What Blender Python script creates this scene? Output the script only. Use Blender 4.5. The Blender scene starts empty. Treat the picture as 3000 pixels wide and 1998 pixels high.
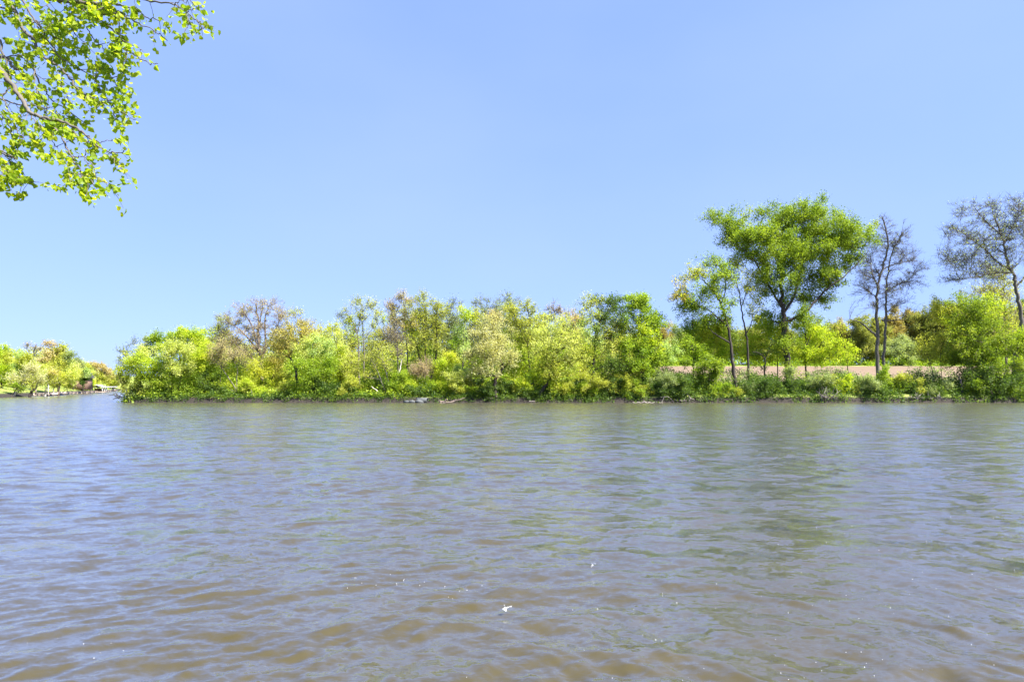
import bpy, math, numpy as np
from mathutils import Vector
sc = bpy.context.scene
R = math.radians

# ------------------------------------------------------------------ camera
F, HY, CZ = 1788.0, 1130.0, 2.2            # focal length and horizon row in photo pixels, eye height in metres
cam = bpy.data.cameras.new("camera")
cam.sensor_width = 36.0
cam.lens = 36.0 * F / 3000.0
cam.shift_y = (HY - 999.0) / 3000.0
cam.clip_start, cam.clip_end = 0.1, 5000.0
camo = bpy.data.objects.new("camera", cam)
sc.collection.objects.link(camo)
camo.location = (0, 0, CZ)
camo.rotation_euler = (R(90), 0, 0)
sc.camera = camo

# ------------------------------------------------------------------ sky, sun, exposure
SUN_AZ, SUN_EL = R(120), R(52)
world = bpy.data.worlds.new("World")
sc.world = world
world.use_nodes = True
wn, wl = world.node_tree.nodes, world.node_tree.links
bg = wn["Background"]
sky = wn.new("ShaderNodeTexSky")
sky.sky_type = 'NISHITA'
sky.sun_disc = False
sky.sun_elevation, sky.sun_rotation = SUN_EL, SUN_AZ
sky.altitude, sky.air_density, sky.dust_density, sky.ozone_density = 0, 1.0, 0.3, 4.0
gam = wn.new("ShaderNodeGamma"); gam.inputs[1].default_value = 0.34       # a flat, hazy-bright spring sky
tin = wn.new("ShaderNodeMix"); tin.data_type = 'RGBA'; tin.blend_type = 'MULTIPLY'; tin.inputs[0].default_value = 1.0
tin.inputs[7].default_value = (1.13, 1.47, 2.6, 1)
wl.new(sky.outputs[0], gam.inputs[0]); wl.new(gam.outputs[0], tin.inputs[6]); 
tcw = wn.new("ShaderNodeTexCoord"); mpw = wn.new("ShaderNodeMapping"); mpw.inputs['Scale'].default_value = (1.0, 1.0, 2.2)
nzw = wn.new("ShaderNodeTexNoise"); nzw.inputs['Scale'].default_value = 1.7; nzw.inputs['Detail'].default_value = 5; nzw.inputs['Roughness'].default_value = 0.45
mrw = wn.new("ShaderNodeMapRange"); mrw.inputs['From Min'].default_value, mrw.inputs['From Max'].default_value = 0.42, 0.75; mrw.inputs['To Max'].default_value = 0.24
hzw = wn.new("ShaderNodeMix"); hzw.data_type = 'RGBA'; hzw.inputs[7].default_value = (2.1, 2.65, 4.3, 1)      # thin veil of high haze
wl.new(tcw.outputs['Generated'], mpw.inputs[0]); wl.new(mpw.outputs[0], nzw.inputs['Vector']); wl.new(nzw.outputs['Fac'], mrw.inputs['Value'])
wl.new(mrw.outputs[0], hzw.inputs[0]); wl.new(tin.outputs[2], hzw.inputs[6]); wl.new(hzw.outputs[2], bg.inputs[0])
bg.inputs[1].default_value = 0.086
sun = bpy.data.lights.new("sun", 'SUN')
sun.energy, sun.angle, sun.color = 4.7, R(0.5), (1.0, 0.95, 0.87)
suno = bpy.data.objects.new("sun", sun)
sc.collection.objects.link(suno)
suno.rotation_euler = Vector((math.sin(SUN_AZ) * math.cos(SUN_EL), math.cos(SUN_AZ) * math.cos(SUN_EL), math.sin(SUN_EL))).to_track_quat('Z', 'Y').to_euler()
sc.view_settings.view_transform = 'Standard'
sc.view_settings.look = 'None'
sc.view_settings.exposure = 1.82
sc.view_settings.gamma = 1.0
sc.render.engine = 'CYCLES'
sc.cycles.max_bounces = 10
sc.cycles.diffuse_bounces = 6
sc.cycles.glossy_bounces = 3
sc.cycles.transmission_bounces = 6
sc.cycles.caustics_reflective = False
sc.cycles.caustics_refractive = False

# ------------------------------------------------------------------ helpers
def W(px, py, D):
    return np.array([(px - 1500.0) / F * D, D, CZ + (HY - py) / F * D])

def node(nt, typ, **kw):
    n = nt.nodes.new(typ)
    for k, v in kw.items():
        setattr(n, k, v)
    return n

def newmat(name):
    m = bpy.data.materials.new(name)
    m.use_nodes = True
    m.node_tree.nodes.clear()
    out = m.node_tree.nodes.new("ShaderNodeOutputMaterial")
    return m, m.node_tree, out

def ramp(nt, fac, stops):
    r = nt.nodes.new("ShaderNodeValToRGB")
    el = r.color_ramp.elements
    while len(el) < len(stops):
        el.new(0.5)
    for e, (p, c) in zip(el, stops):
        e.position, e.color = p, (*c, 1)
    nt.links.new(fac, r.inputs[0])
    return r.outputs[0]

def noise(nt, scale, detail=4, rough=0.6, coord='Object', vscale=None, dist=0.0):
    tc = nt.nodes.new("ShaderNodeTexCoord")
    src = tc.outputs[coord]
    if vscale:
        mp = nt.nodes.new("ShaderNodeMapping")
        mp.inputs['Scale'].default_value = vscale
        nt.links.new(src, mp.inputs[0]); src = mp.outputs[0]
    n = nt.nodes.new("ShaderNodeTexNoise")
    n.inputs['Scale'].default_value, n.inputs['Detail'].default_value = scale, detail
    n.inputs['Roughness'].default_value, n.inputs['Distortion'].default_value = rough, dist
    nt.links.new(src, n.inputs['Vector'])
    return n

def leaf_material(name, c0, c1, c2, trans=0.56, tboost=1.25):
    """Leaf: diffuse + translucent, colour picked per leaf from the mesh's own 'tint' value."""
    m, nt, out = newmat(name)
    at = node(nt, "ShaderNodeAttribute", attribute_name='tint')
    col = ramp(nt, at.outputs['Fac'], [(0.0, c0), (0.5, c1), (1.0, c2)])
    d = nt.nodes.new("ShaderNodeBsdfDiffuse")
    t = nt.nodes.new("ShaderNodeBsdfTranslucent")
    g = nt.nodes.new("ShaderNodeBsdfGlossy"); g.inputs['Roughness'].default_value = 0.55
    g.inputs['Color'].default_value = (0.8, 0.85, 0.8, 1)
    nt.links.new(col, d.inputs[0])
    mx = node(nt, "ShaderNodeMix", data_type='RGBA', blend_type='MULTIPLY')
    mx.inputs[0].default_value = 1.0
    mx.inputs[7].default_value = (tboost, tboost, tboost * 0.55, 1)
    nt.links.new(col, mx.inputs[6])
    nt.links.new(mx.outputs[2], t.inputs[0])
    a = nt.nodes.new("ShaderNodeMixShader"); a.inputs[0].default_value = trans
    nt.links.new(d.outputs[0], a.inputs[1]); nt.links.new(t.outputs[0], a.inputs[2])
    b = nt.nodes.new("ShaderNodeMixShader"); b.inputs[0].default_value = 0.018
    nt.links.new(a.outputs[0], b.inputs[1]); nt.links.new(g.outputs[0], b.inputs[2])
    nt.links.new(b.outputs[0], out.inputs[0])
    return m

def bark_material(name, c0, c1, scale=3.0):
    m, nt, out = newmat(name)
    n = noise(nt, scale, 6, 0.7, vscale=(1, 1, 0.25))
    col = ramp(nt, n.outputs['Fac'], [(0.3, c0), (0.7, c1)])
    p = nt.nodes.new("ShaderNodeBsdfPrincipled")
    p.inputs['Roughness'].default_value = 0.9
    nt.links.new(col, p.inputs['Base Color'])
    b = nt.nodes.new("ShaderNodeBump"); b.inputs['Strength'].default_value = 0.6; b.inputs['Distance'].default_value = 0.05
    nt.links.new(n.outputs['Fac'], b.inputs['Height']); nt.links.new(b.outputs[0], p.inputs['Normal'])
    nt.links.new(p.outputs[0], out.inputs[0])
    return m

def plain_material(name, c0, c1, rough=0.7, scale=4.0, metallic=0.0):
    m, nt, out = newmat(name)
    n = noise(nt, scale, 5, 0.65)
    col = ramp(nt, n.outputs['Fac'], [(0.3, c0), (0.7, c1)])
    p = nt.nodes.new("ShaderNodeBsdfPrincipled")
    p.inputs['Roughness'].default_value = rough; p.inputs['Metallic'].default_value = metallic
    nt.links.new(col, p.inputs['Base Color'])
    nt.links.new(p.outputs[0], out.inputs[0])
    return m

LM = {
    'lime':   leaf_material('lime_leaves',   (0.34, 0.46, 0.03), (0.47, 0.58, 0.035), (0.60, 0.64, 0.06)),
    'green':  leaf_material('green_leaves',  (0.18, 0.29, 0.022), (0.28, 0.40, 0.027), (0.41, 0.50, 0.042)),
    'broad':  leaf_material('broad_leaves',  (0.15, 0.23, 0.02), (0.22, 0.315, 0.025), (0.35, 0.43, 0.04)),
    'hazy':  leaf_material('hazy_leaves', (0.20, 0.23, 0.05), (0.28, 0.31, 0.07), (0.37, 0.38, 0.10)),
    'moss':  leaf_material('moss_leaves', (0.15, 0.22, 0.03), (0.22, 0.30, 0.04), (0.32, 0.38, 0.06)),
    'amber': leaf_material('amber_leaves', (0.28, 0.23, 0.07), (0.36, 0.30, 0.09), (0.44, 0.38, 0.12)),
    'deep':   leaf_material('deep_shade_leaves',   (0.06, 0.12, 0.022), (0.10, 0.175, 0.026), (0.19, 0.27, 0.045)),  # dark green, deepened to carry the shade low in the bank shrubs
    'olive':  leaf_material('olive_leaves',  (0.34, 0.39, 0.05), (0.46, 0.50, 0.07), (0.56, 0.57, 0.11)),
    'gold':   leaf_material('gold_leaves',   (0.44, 0.39, 0.09), (0.54, 0.48, 0.12), (0.60, 0.55, 0.17)),
    'yellow': leaf_material('yellow_leaves', (0.44, 0.49, 0.04), (0.54, 0.57, 0.05), (0.61, 0.61, 0.09)),
    'tan':    leaf_material('tan_leaves',    (0.44, 0.37, 0.18), (0.54, 0.46, 0.22), (0.60, 0.54, 0.26)),
    'cream':  leaf_material('cream_leaves',  (0.46, 0.46, 0.20), (0.57, 0.56, 0.26), (0.64, 0.63, 0.36)),
    'grey':   leaf_material('greygreen_leaves', (0.22, 0.28, 0.11), (0.31, 0.38, 0.15), (0.42, 0.49, 0.22)),
    'orange': leaf_material('orange_leaves', (0.47, 0.36, 0.14), (0.56, 0.44, 0.18), (0.58, 0.51, 0.20)),
    'pink':   leaf_material('pinkish_leaves', (0.44, 0.34, 0.20), (0.52, 0.42, 0.25), (0.56, 0.48, 0.26)),
    'mint':   leaf_material('mint_leaves',   (0.34, 0.48, 0.14), (0.44, 0.56, 0.19), (0.54, 0.62, 0.26)),
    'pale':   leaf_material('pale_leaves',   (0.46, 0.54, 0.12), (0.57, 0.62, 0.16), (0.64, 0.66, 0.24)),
    'near':   leaf_material('near_leaves',   (0.20, 0.31, 0.02), (0.32, 0.43, 0.022), (0.47, 0.50, 0.03), trans=0.62, tboost=1.35),
    'grass':  leaf_material('grass_blades',  (0.28, 0.36, 0.04), (0.40, 0.46, 0.06), (0.52, 0.48, 0.14)),
}
BM = {
    'dark':  bark_material('shaded_dark_bark', (0.022, 0.017, 0.014), (0.06, 0.047, 0.038)),  # dark bark, with the shade on the trunks put into its colour
    'grey':  bark_material('grey_bark', (0.07, 0.058, 0.05), (0.16, 0.14, 0.12)),
    'brown': bark_material('brown_bark', (0.13, 0.10, 0.08), (0.26, 0.20, 0.16)),
    'violet': bark_material('violet_twigs', (0.078, 0.067, 0.058), (0.155, 0.136, 0.118)),
    'pale':  bark_material('pale_bark', (0.45, 0.40, 0.33), (0.65, 0.60, 0.52)),
    'drift': bark_material('driftwood', (0.16, 0.135, 0.12), (0.28, 0.245, 0.22)),
}

class MB:
    """Collects quads from numpy arrays and links them as ONE mesh object."""
    def __init__(s):
        s.v, s.f, s.t, s.n = [], [], [], 0
    def add(s, v, f, t=None):
        v = np.asarray(v, float).reshape(-1, 3); f = np.asarray(f, np.int64)
        s.v.append(v); s.f.append(f + s.n); s.n += len(v)
        s.t.append(np.full(len(f), 0.5) if t is None else np.asarray(t, float))
    def box(s, c, d, rz=0.0):
        c, d = np.array(c, float), np.array(d, float) / 2
        k = np.array([[x, y, z] for x in (-1, 1) for y in (-1, 1) for z in (-1, 1)], float) * d
        ca, sa = math.cos(rz), math.sin(rz)
        k = np.stack([k[:, 0] * ca - k[:, 1] * sa, k[:, 0] * sa + k[:, 1] * ca, k[:, 2]], 1) + c
        s.add(k, [[0, 1, 3, 2], [4, 6, 7, 5], [0, 4, 5, 1], [2, 3, 7, 6], [0, 2, 6, 4], [1, 5, 7, 3]])
    def tubes(s, P, Rd, sides=4):
        P = np.asarray(P, float); Rd = np.asarray(Rd, float)
        n, k, _ = P.shape
        T = np.gradient(P, axis=1)
        T /= np.linalg.norm(T, axis=2, keepdims=True) + 1e-9
        ref = np.tile(np.array([0.31, 0.91, 0.27]), (n, 1))
        up = np.abs(T.mean(1) @ np.array([0.31, 0.91, 0.27])) > 0.9
        ref[up] = (0.9, -0.2, 0.4)
        A = np.cross(T, ref[:, None, :]); A /= np.linalg.norm(A, axis=2, keepdims=True) + 1e-9
        B = np.cross(T, A)
        ang = np.arange(sides) * 2 * np.pi / sides
        V = P[:, :, None, :] + Rd[:, :, None, None] * (A[:, :, None, :] * np.cos(ang)[:, None] + B[:, :, None, :] * np.sin(ang)[:, None])
        idx = np.arange(n * k * sides).reshape(n, k, sides)
        a, b = idx[:, :-1, :], idx[:, 1:, :]
        Fq = np.stack([a, np.roll(a, -1, 2), np.roll(b, -1, 2), b], -1).reshape(-1, 4)
        s.add(V, Fq)
    def leaves(s, C, L, Wd, tint, rng, upbias=0.5, droop=0.0, fold=0.25):
        n = len(C)
        nr = rng.normal(size=(n, 3)); nr[:, 2] += upbias * np.where(rng.random(n) < 0.5, 2, 0.6)
        nr /= np.linalg.norm(nr, axis=1, keepdims=True)
        u = np.cross(nr, rng.normal(size=(n, 3))); u /= np.linalg.norm(u, axis=1, keepdims=True) + 1e-9
        v = np.cross(nr, u)
        L = np.broadcast_to(L, n)[:, None] / 2; Wd = np.broadcast_to(Wd, n)[:, None] / 2
        up = nr * Wd * fold
        q = np.stack([C - u * L, C + v * Wd + up - u * L * 0.1, C + u * L, C - v * Wd + up - u * L * 0.1], 1)
        s.add(q, np.arange(n * 4).reshape(n, 4), tint)
    def build(s, name, mat, parent=None, smooth=False, origin=None):
        V = np.concatenate(s.v); Fq = np.concatenate(s.f); T = np.concatenate(s.t)
        if origin is not None:
            V = V - np.asarray(origin)
        me = bpy.data.meshes.new(name)
        if Fq.shape[1] == 4 and len(Fq) < 4000 and (np.sort(Fq, 1)[:, 1:] == np.sort(Fq, 1)[:, :-1]).any():   # triangles written as quads
            me.from_pydata(V.tolist(), [], [tuple(dict.fromkeys(q)) for q in Fq.tolist()])
            me.materials.append(mat); me.update()
            o = bpy.data.objects.new(name, me); sc.collection.objects.link(o); o.parent = parent
            return o
        me.vertices.add(len(V)); me.vertices.foreach_set('co', V.astype(np.float32).ravel())
        me.loops.add(Fq.size); me.loops.foreach_set('vertex_index', Fq.astype(np.int32).ravel())
        me.polygons.add(len(Fq))
        me.polygons.foreach_set('loop_start', np.arange(0, Fq.size, Fq.shape[1], dtype=np.int32))
        a = me.attributes.new('tint', 'FLOAT', 'FACE'); a.data.foreach_set('value', T.astype(np.float32))
        me.materials.append(mat)
        if smooth:
            me.polygons.foreach_set('use_smooth', np.ones(len(Fq), bool))
        me.update(calc_edges=True)
        o = bpy.data.objects.new(name, me)
        sc.collection.objects.link(o)
        if parent is not None:
            o.parent = parent
        if origin is not None and parent is None:
            o.location = origin
        return o

def tag(o, label=None, cat=None, group=None, kind=None):
    for k, v in (('label', label), ('category', cat), ('group', group), ('kind', kind)):
        if v:
            o[k] = v
    return o

def thing(name, loc, label, cat, group=None):
    o = bpy.data.objects.new(name, None)
    o.empty_display_size = 0.3
    sc.collection.objects.link(o)
    o.location = loc
    return tag(o, label, cat, group)

def catmull(pts, k):
    pts = np.asarray(pts, float)
    if len(pts) == 2:
        t = np.linspace(0, 1, k)[:, None]
        return pts[0] * (1 - t) + pts[1] * t
    p = np.vstack([2 * pts[0] - pts[1], pts, 2 * pts[-1] - pts[-2]])
    u = np.linspace(0, len(pts) - 1 - 1e-6, k)
    i = u.astype(int); t = (u - i)[:, None]
    a, b, c, d = p[i], p[i + 1], p[i + 2], p[i + 3]
    return 0.5 * (2 * b + (c - a) * t + (2 * a - 5 * b + 4 * c - d) * t ** 2 + (3 * b - a - 3 * c + d) * t ** 3)

def wob(x, y, s=1.0, seed=0.0):
    return (np.sin(x * 0.9 * s + 1.3 + seed) * np.cos(y * 0.7 * s + seed * 2) + 0.6 * np.sin(x * 2.1 * s + y * 1.3 * s + 0.7 + seed)
            + 0.35 * np.sin(x * 4.7 * s - y * 3.1 * s + seed * 3)) / 1.95

# ------------------------------------------------------------------ terrain
RIVER = np.array([(-420, 1.0), (420, 1.0), (420, 83), (110, 80), (60, 79), (20, 79), (-46, 79), (-51, 80.5), (-55, 86), (-61, 98), (-75, 122), (-98, 165),
                  (-131, 225), (-168, 290), (-182, 312), (-196, 308), (-176, 270), (-150.5, 231), (-118, 164), (-94, 112), (-88, 92), (-97, 70), (-140, 40), (-420, 20)], float)

def river_dist(x, y):
    """signed distance to the river's edge: positive on land"""
    x = np.asarray(x, float); y = np.asarray(y, float)
    sh = x.shape; x = x.ravel(); y = y.ravel()
    d = np.full(x.shape, 1e9); inside = np.zeros(x.shape, bool)
    for (x0, y0), (x1, y1) in zip(RIVER, np.roll(RIVER, -1, 0)):
        ex, ey = x1 - x0, y1 - y0
        t = np.clip(((x - x0) * ex + (y - y0) * ey) / (ex * ex + ey * ey), 0, 1)
        d = np.minimum(d, np.hypot(x - x0 - t * ex, y - y0 - t * ey))
        c = (y0 > y) != (y1 > y)
        with np.errstate(divide='ignore', invalid='ignore'):
            xi = x0 + (y - y0) / (ey if ey else 1e-9) * ex
        inside ^= c & (x < xi)
    return np.where(inside, -d, d).reshape(sh)

def sstep(a, b, x):
    t = np.clip((x - a) / (b - a), 0, 1)
    return t * t * (3 - 2 * t)

def gz(x, y):
    x = np.asarray(x, float); y = np.asarray(y, float)
    d = river_dist(x, y) + 0.35 * wob(x, y, 1.0)
    steep = 0.75 + 0.35 * sstep(5, 40, x)
    bank = np.where(d > 0, steep * sstep(0, 0.9, d) + 0.75 * sstep(0.5, 7, d), np.maximum(d * 0.35, -1.6))
    hill = sstep(-32, 8, x) * sstep(40, 90, y) * 0.066 * (np.clip(y - 86, 0, 110) + 0.25 * np.clip(y - 196, 0, 400))
    hill = hill + (1 - sstep(-32, 8, x)) * 0.02 * np.clip(y - 95, 0, 500) * (x > -400) * sstep(0, 12, d)
    near = np.where(y < 2, -0.35 * sstep(0, 1, d), 0)
    return bank + hill * (d > 0) + near + 0.06 * wob(x, y, 0.6, 2.0) * (d > 1)

def gz1(x, y):
    return float(gz(np.array([x]), np.array([y]))[0])

def axis(*segs):
    out = []
    for a, b, st in segs:
        out.append(np.arange(a, b, st))
    return np.unique(np.round(np.concatenate(out), 4))

gx = axis((-3000, -420, 220), (-420, -170, 12), (-170, -85, 2.2), (-85, 90, 0.9), (90, 200, 5), (200, 3001, 200))
gy = axis((-600, -12, 60), (-12, 3, 0.6), (3, 74, 3), (74, 92, 0.45), (92, 180, 2.0), (180, 340, 4), (340, 3001, 140))
GX, GY = np.meshgrid(gx, gy)
GZ = gz(GX, GY)
def grid_faces(ny, nx):
    i = np.arange(ny * nx).reshape(ny, nx)
    return np.stack([i[:-1, :-1], i[:-1, 1:], i[1:, 1:], i[1:, :-1]], -1).reshape(-1, 4)
g = MB(); g.add(np.stack([GX, GY, GZ], -1), grid_faces(*GX.shape))

m, nt, out = newmat('riverbank_soil_and_grass')
geo = nt.nodes.new("ShaderNodeNewGeometry")
sep = nt.nodes.new("ShaderNodeSeparateXYZ"); nt.links.new(geo.outputs['Position'], sep.inputs[0])
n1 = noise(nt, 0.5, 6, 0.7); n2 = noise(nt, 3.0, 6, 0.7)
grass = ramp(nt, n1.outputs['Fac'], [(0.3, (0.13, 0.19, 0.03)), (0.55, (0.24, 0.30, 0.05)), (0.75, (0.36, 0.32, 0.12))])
shaded_soil = ramp(nt, n2.outputs['Fac'], [(0.3, (0.010, 0.008, 0.006)), (0.7, (0.034, 0.026, 0.019))])  # dark soil, taken near black to paint in the cut bank's shade
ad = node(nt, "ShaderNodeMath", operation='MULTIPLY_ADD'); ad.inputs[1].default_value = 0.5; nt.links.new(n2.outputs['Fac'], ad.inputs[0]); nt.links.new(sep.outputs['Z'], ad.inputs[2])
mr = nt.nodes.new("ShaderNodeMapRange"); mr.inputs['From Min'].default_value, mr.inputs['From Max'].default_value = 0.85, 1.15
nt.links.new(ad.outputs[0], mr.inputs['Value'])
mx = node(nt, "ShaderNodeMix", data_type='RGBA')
nt.links.new(mr.outputs[0], mx.inputs[0]); nt.links.new(shaded_soil, mx.inputs[6]); nt.links.new(grass, mx.inputs[7])
p = nt.nodes.new("ShaderNodeBsdfPrincipled"); p.inputs['Roughness'].default_value = 0.95
nt.links.new(mx.outputs[2], p.inputs['Base Color'])
b = nt.nodes.new("ShaderNodeBump"); b.inputs['Strength'].default_value = 0.8; b.inputs['Distance'].default_value = 0.15
nt.links.new(n2.outputs['Fac'], b.inputs['Height']); nt.links.new(b.outputs[0], p.inputs['Normal'])
nt.links.new(p.outputs[0], out.inputs[0])
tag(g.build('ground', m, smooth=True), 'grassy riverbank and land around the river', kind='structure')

# bare ploughed field behind the far bank
fx = gx[(gx > -20) & (gx < 190)]; fy = gy[(gy > 90) & (gy < 178)]
FX, FY = np.meshgrid(fx, fy)
g = MB(); g.add(np.stack([FX, FY, gz(FX, FY) + 0.03], -1), grid_faces(*FX.shape))
m, nt, out = newmat('ploughed_earth')
n1 = noise(nt, 0.55, 7, 0.75, vscale=(0.3, 2.2, 1)); n2 = noise(nt, 6.0, 5, 0.7)
c = ramp(nt, n1.outputs['Fac'], [(0.3, (0.12, 0.080, 0.047)), (0.5, (0.185, 0.127, 0.078)), (0.75, (0.25, 0.178, 0.112))])
mx = node(nt, "ShaderNodeMix", data_type='RGBA', blend_type='MULTIPLY'); mx.inputs[0].default_value = 0.35
nt.links.new(c, mx.inputs[6]); nt.links.new(n2.outputs['Color'], mx.inputs[7])
p = nt.nodes.new("ShaderNodeBsdfPrincipled"); p.inputs['Roughness'].default_value = 0.95
nt.links.new(c, p.inputs['Base Color'])
b = nt.nodes.new("ShaderNodeBump"); b.inputs['Strength'].default_value = 0.6; b.inputs['Distance'].default_value = 0.2
nt.links.new(n2.outputs['Fac'], b.inputs['Height']); nt.links.new(b.outputs[0], p.inputs['Normal'])
nt.links.new(p.outputs[0], out.inputs[0])
tag(g.build('field', m, smooth=True), 'bare pinkish brown ploughed field behind the riverbank trees', kind='structure')

# ------------------------------------------------------------------ water
rng = np.random.default_rng(5)
ys = [1.3]
while ys[-1] < 330:
    ys.append(ys[-1] * (1.0062 if ys[-1] < 60 else 1.012))
ys = np.array(ys)
us = np.unique(np.round(np.concatenate([np.arange(-2.6, -1.0, 0.04), np.arange(-1.0, 1.0, 0.003), np.arange(1.0, 2.61, 0.04)]), 5))
UU, YY = np.meshgrid(us, ys)
XX = UU * (YY + 2.5)
NW = 110
lam = np.exp(rng.uniform(np.log(0.09), np.log(0.95), NW))
fan = np.arange(NW) % 2                                        # two crossing wind-wave trains
dirs = np.where(fan == 0, R(-66), R(-122)) + rng.normal(0, R(26), NW)
ph = rng.uniform(0, 2 * np.pi, NW)
def waves(X, Y):
    Z = np.zeros_like(X); lost = np.zeros_like(X); tot = np.zeros_like(X)
    wx, wy = 0.30 * np.sin(X * 0.7 + Y * 0.33) + 0.1 * np.sin(X * 2.3 - Y * 1.7), 0.30 * np.sin(Y * 0.8 - X * 0.41) + 0.1 * np.sin(X * 1.9 + Y * 2.2)
    gust = 0.8 + 0.4 * np.sin(X * 0.33 + 0.9 * np.sin(Y * 0.27)) * np.sin(Y * 0.39 + 1.1 * np.sin(X * 0.23))
    left = 0.25 + 0.75 * sstep(7, -7, X)
    spc = Y * 0.0062
    for l, dd, p0, fn in zip(lam, dirs, ph, fan):
        k = 2 * np.pi / l
        w = left if fn == 0 else 1.25 - left
        slope = 0.0225 * l ** -0.25
        fade = np.clip((l / spc - 2.5) / 3.0, 0, 1)
        th = k * ((X + wx) * math.cos(dd) + (Y + wy) * math.sin(dd)) + p0
        Z += fade * gust * w * (slope / k) * (np.exp(1.2 * np.sin(th)) - 1.39) / 1.2
        lost += (1 - fade ** 2) * slope ** 2 / 2; tot += slope ** 2 / 2
    return Z, np.sqrt(lost / tot)
ZZ, CH = waves(XX, YY)
g = MB(); g.add(np.stack([XX, YY, ZZ], -1), grid_faces(*XX.shape), CH[:-1, :-1].ravel())
m, nt, out = newmat('muddy_river_water')
tc = nt.nodes.new("ShaderNodeTexCoord")
chop = node(nt, "ShaderNodeAttribute", attribute_name='tint')           # slope of the waves too short for this mesh's spacing
def slope_noise(scale, amp, detail, rot=0.0, vs=(1, 1, 1)):
    mp = nt.nodes.new("ShaderNodeMapping"); mp.inputs['Scale'].default_value = vs; mp.inputs['Rotation'].default_value = (0, 0, rot)
    nt.links.new(tc.outputs['Object'], mp.inputs[0])
    n = nt.nodes.new("ShaderNodeTexNoise"); n.inputs['Scale'].default_value = scale; n.inputs['Detail'].default_value = detail; n.inputs['Roughness'].default_value = 0.6
    n.inputs['Distortion'].default_value = 0.6
    nt.links.new(mp.outputs[0], n.inputs['Vector'])
    s1 = node(nt, "ShaderNodeVectorMath", operation='SUBTRACT'); s1.inputs[1].default_value = (0.5, 0.5, 0.5)
    nt.links.new(n.outputs['Color'], s1.inputs[0])
    s2 = node(nt, "ShaderNodeVectorMath", operation='MULTIPLY'); s2.inputs[1].default_value = (amp * 0.32, amp, 0)
    nt.links.new(s1.outputs[0], s2.inputs[0])
    return s2.outputs[0]
a1 = slope_noise(1.6, 1.6, 3, 0.2, (0.55, 1.3, 1))
a0 = node(nt, "ShaderNodeVectorMath", operation='SCALE'); nt.links.new(a1, a0.inputs[0]); nt.links.new(chop.outputs['Fac'], a0.inputs['Scale']); a1 = a0.outputs[0]
a2 = slope_noise(6.5, 0.62, 4, -0.25, (0.5, 1.2, 1))
a3 = slope_noise(22.0, 0.6, 3, 0.1, (0.6, 1.2, 1))
s = node(nt, "ShaderNodeVectorMath", operation='ADD'); nt.links.new(a1, s.inputs[0]); nt.links.new(a2, s.inputs[1])
s3 = node(nt, "ShaderNodeVectorMath", operation='ADD'); nt.links.new(s.outputs[0], s3.inputs[0]); nt.links.new(a3, s3.inputs[1])
geo = nt.nodes.new("ShaderNodeNewGeometry")
s4 = node(nt, "ShaderNodeVectorMath", operation='ADD'); nt.links.new(s3.outputs[0], s4.inputs[0]); nt.links.new(geo.outputs['Normal'], s4.inputs[1])
nm = node(nt, "ShaderNodeVectorMath", operation='NORMALIZE'); nt.links.new(s4.outputs[0], nm.inputs[0])
n1 = noise(nt, 0.12, 4, 0.6, vscale=(0.6, 1.2, 1))
col = ramp(nt, n1.outputs['Fac'], [(0.3, (0.052, 0.043, 0.016)), (0.7, (0.068, 0.056, 0.023))])
df = nt.nodes.new("ShaderNodeBsdfDiffuse"); nt.links.new(col, df.inputs[0])
gl = nt.nodes.new("ShaderNodeBsdfGlossy"); gl.inputs['Roughness'].default_value = 0.18; gl.inputs[0].default_value = (1, 1, 1, 1)
nt.links.new(nm.outputs[0], gl.inputs['Normal'])
lw = nt.nodes.new("ShaderNodeLayerWeight"); nt.links.new(nm.outputs[0], lw.inputs['Normal'])
pw = node(nt, "ShaderNodeMath", operation='POWER'); pw.inputs[1].default_value = 2.8; nt.links.new(lw.outputs['Facing'], pw.inputs[0])
ma = node(nt, "ShaderNodeMath", operation='MULTIPLY_ADD', use_clamp=True); ma.inputs[1].default_value = 0.95; ma.inputs[2].default_value = 0.02
nt.links.new(pw.outputs[0], ma.inputs[0])
ms = nt.nodes.new("ShaderNodeMixShader"); nt.links.new(ma.outputs[0], ms.inputs[0]); nt.links.new(df.outputs[0], ms.inputs[1]); nt.links.new(gl.outputs[0], ms.inputs[2])
nt.links.new(ms.outputs[0], out.inputs[0])
tag(g.build('river_water', m, smooth=True), 'rippled muddy brown river reflecting the blue sky', kind='structure')

# ------------------------------------------------------------------ trees
_tree_seed = [100]
DENS, LOBE, LEAF = 5.7, 1.24, 0.73
def ball(n, rng, power=2.3):
    v = rng.normal(size=(n, 3)); v /= np.linalg.norm(v, axis=1, keepdims=True)
    return v * (rng.random(n) ** (1 / power))[:, None]

def bez(a, c, b, k):
    t = np.linspace(0, 1, k)[None, :, None]
    return a[:, None] * (1 - t) ** 2 + 2 * c[:, None] * t * (1 - t) + b[:, None] * t ** 2

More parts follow.
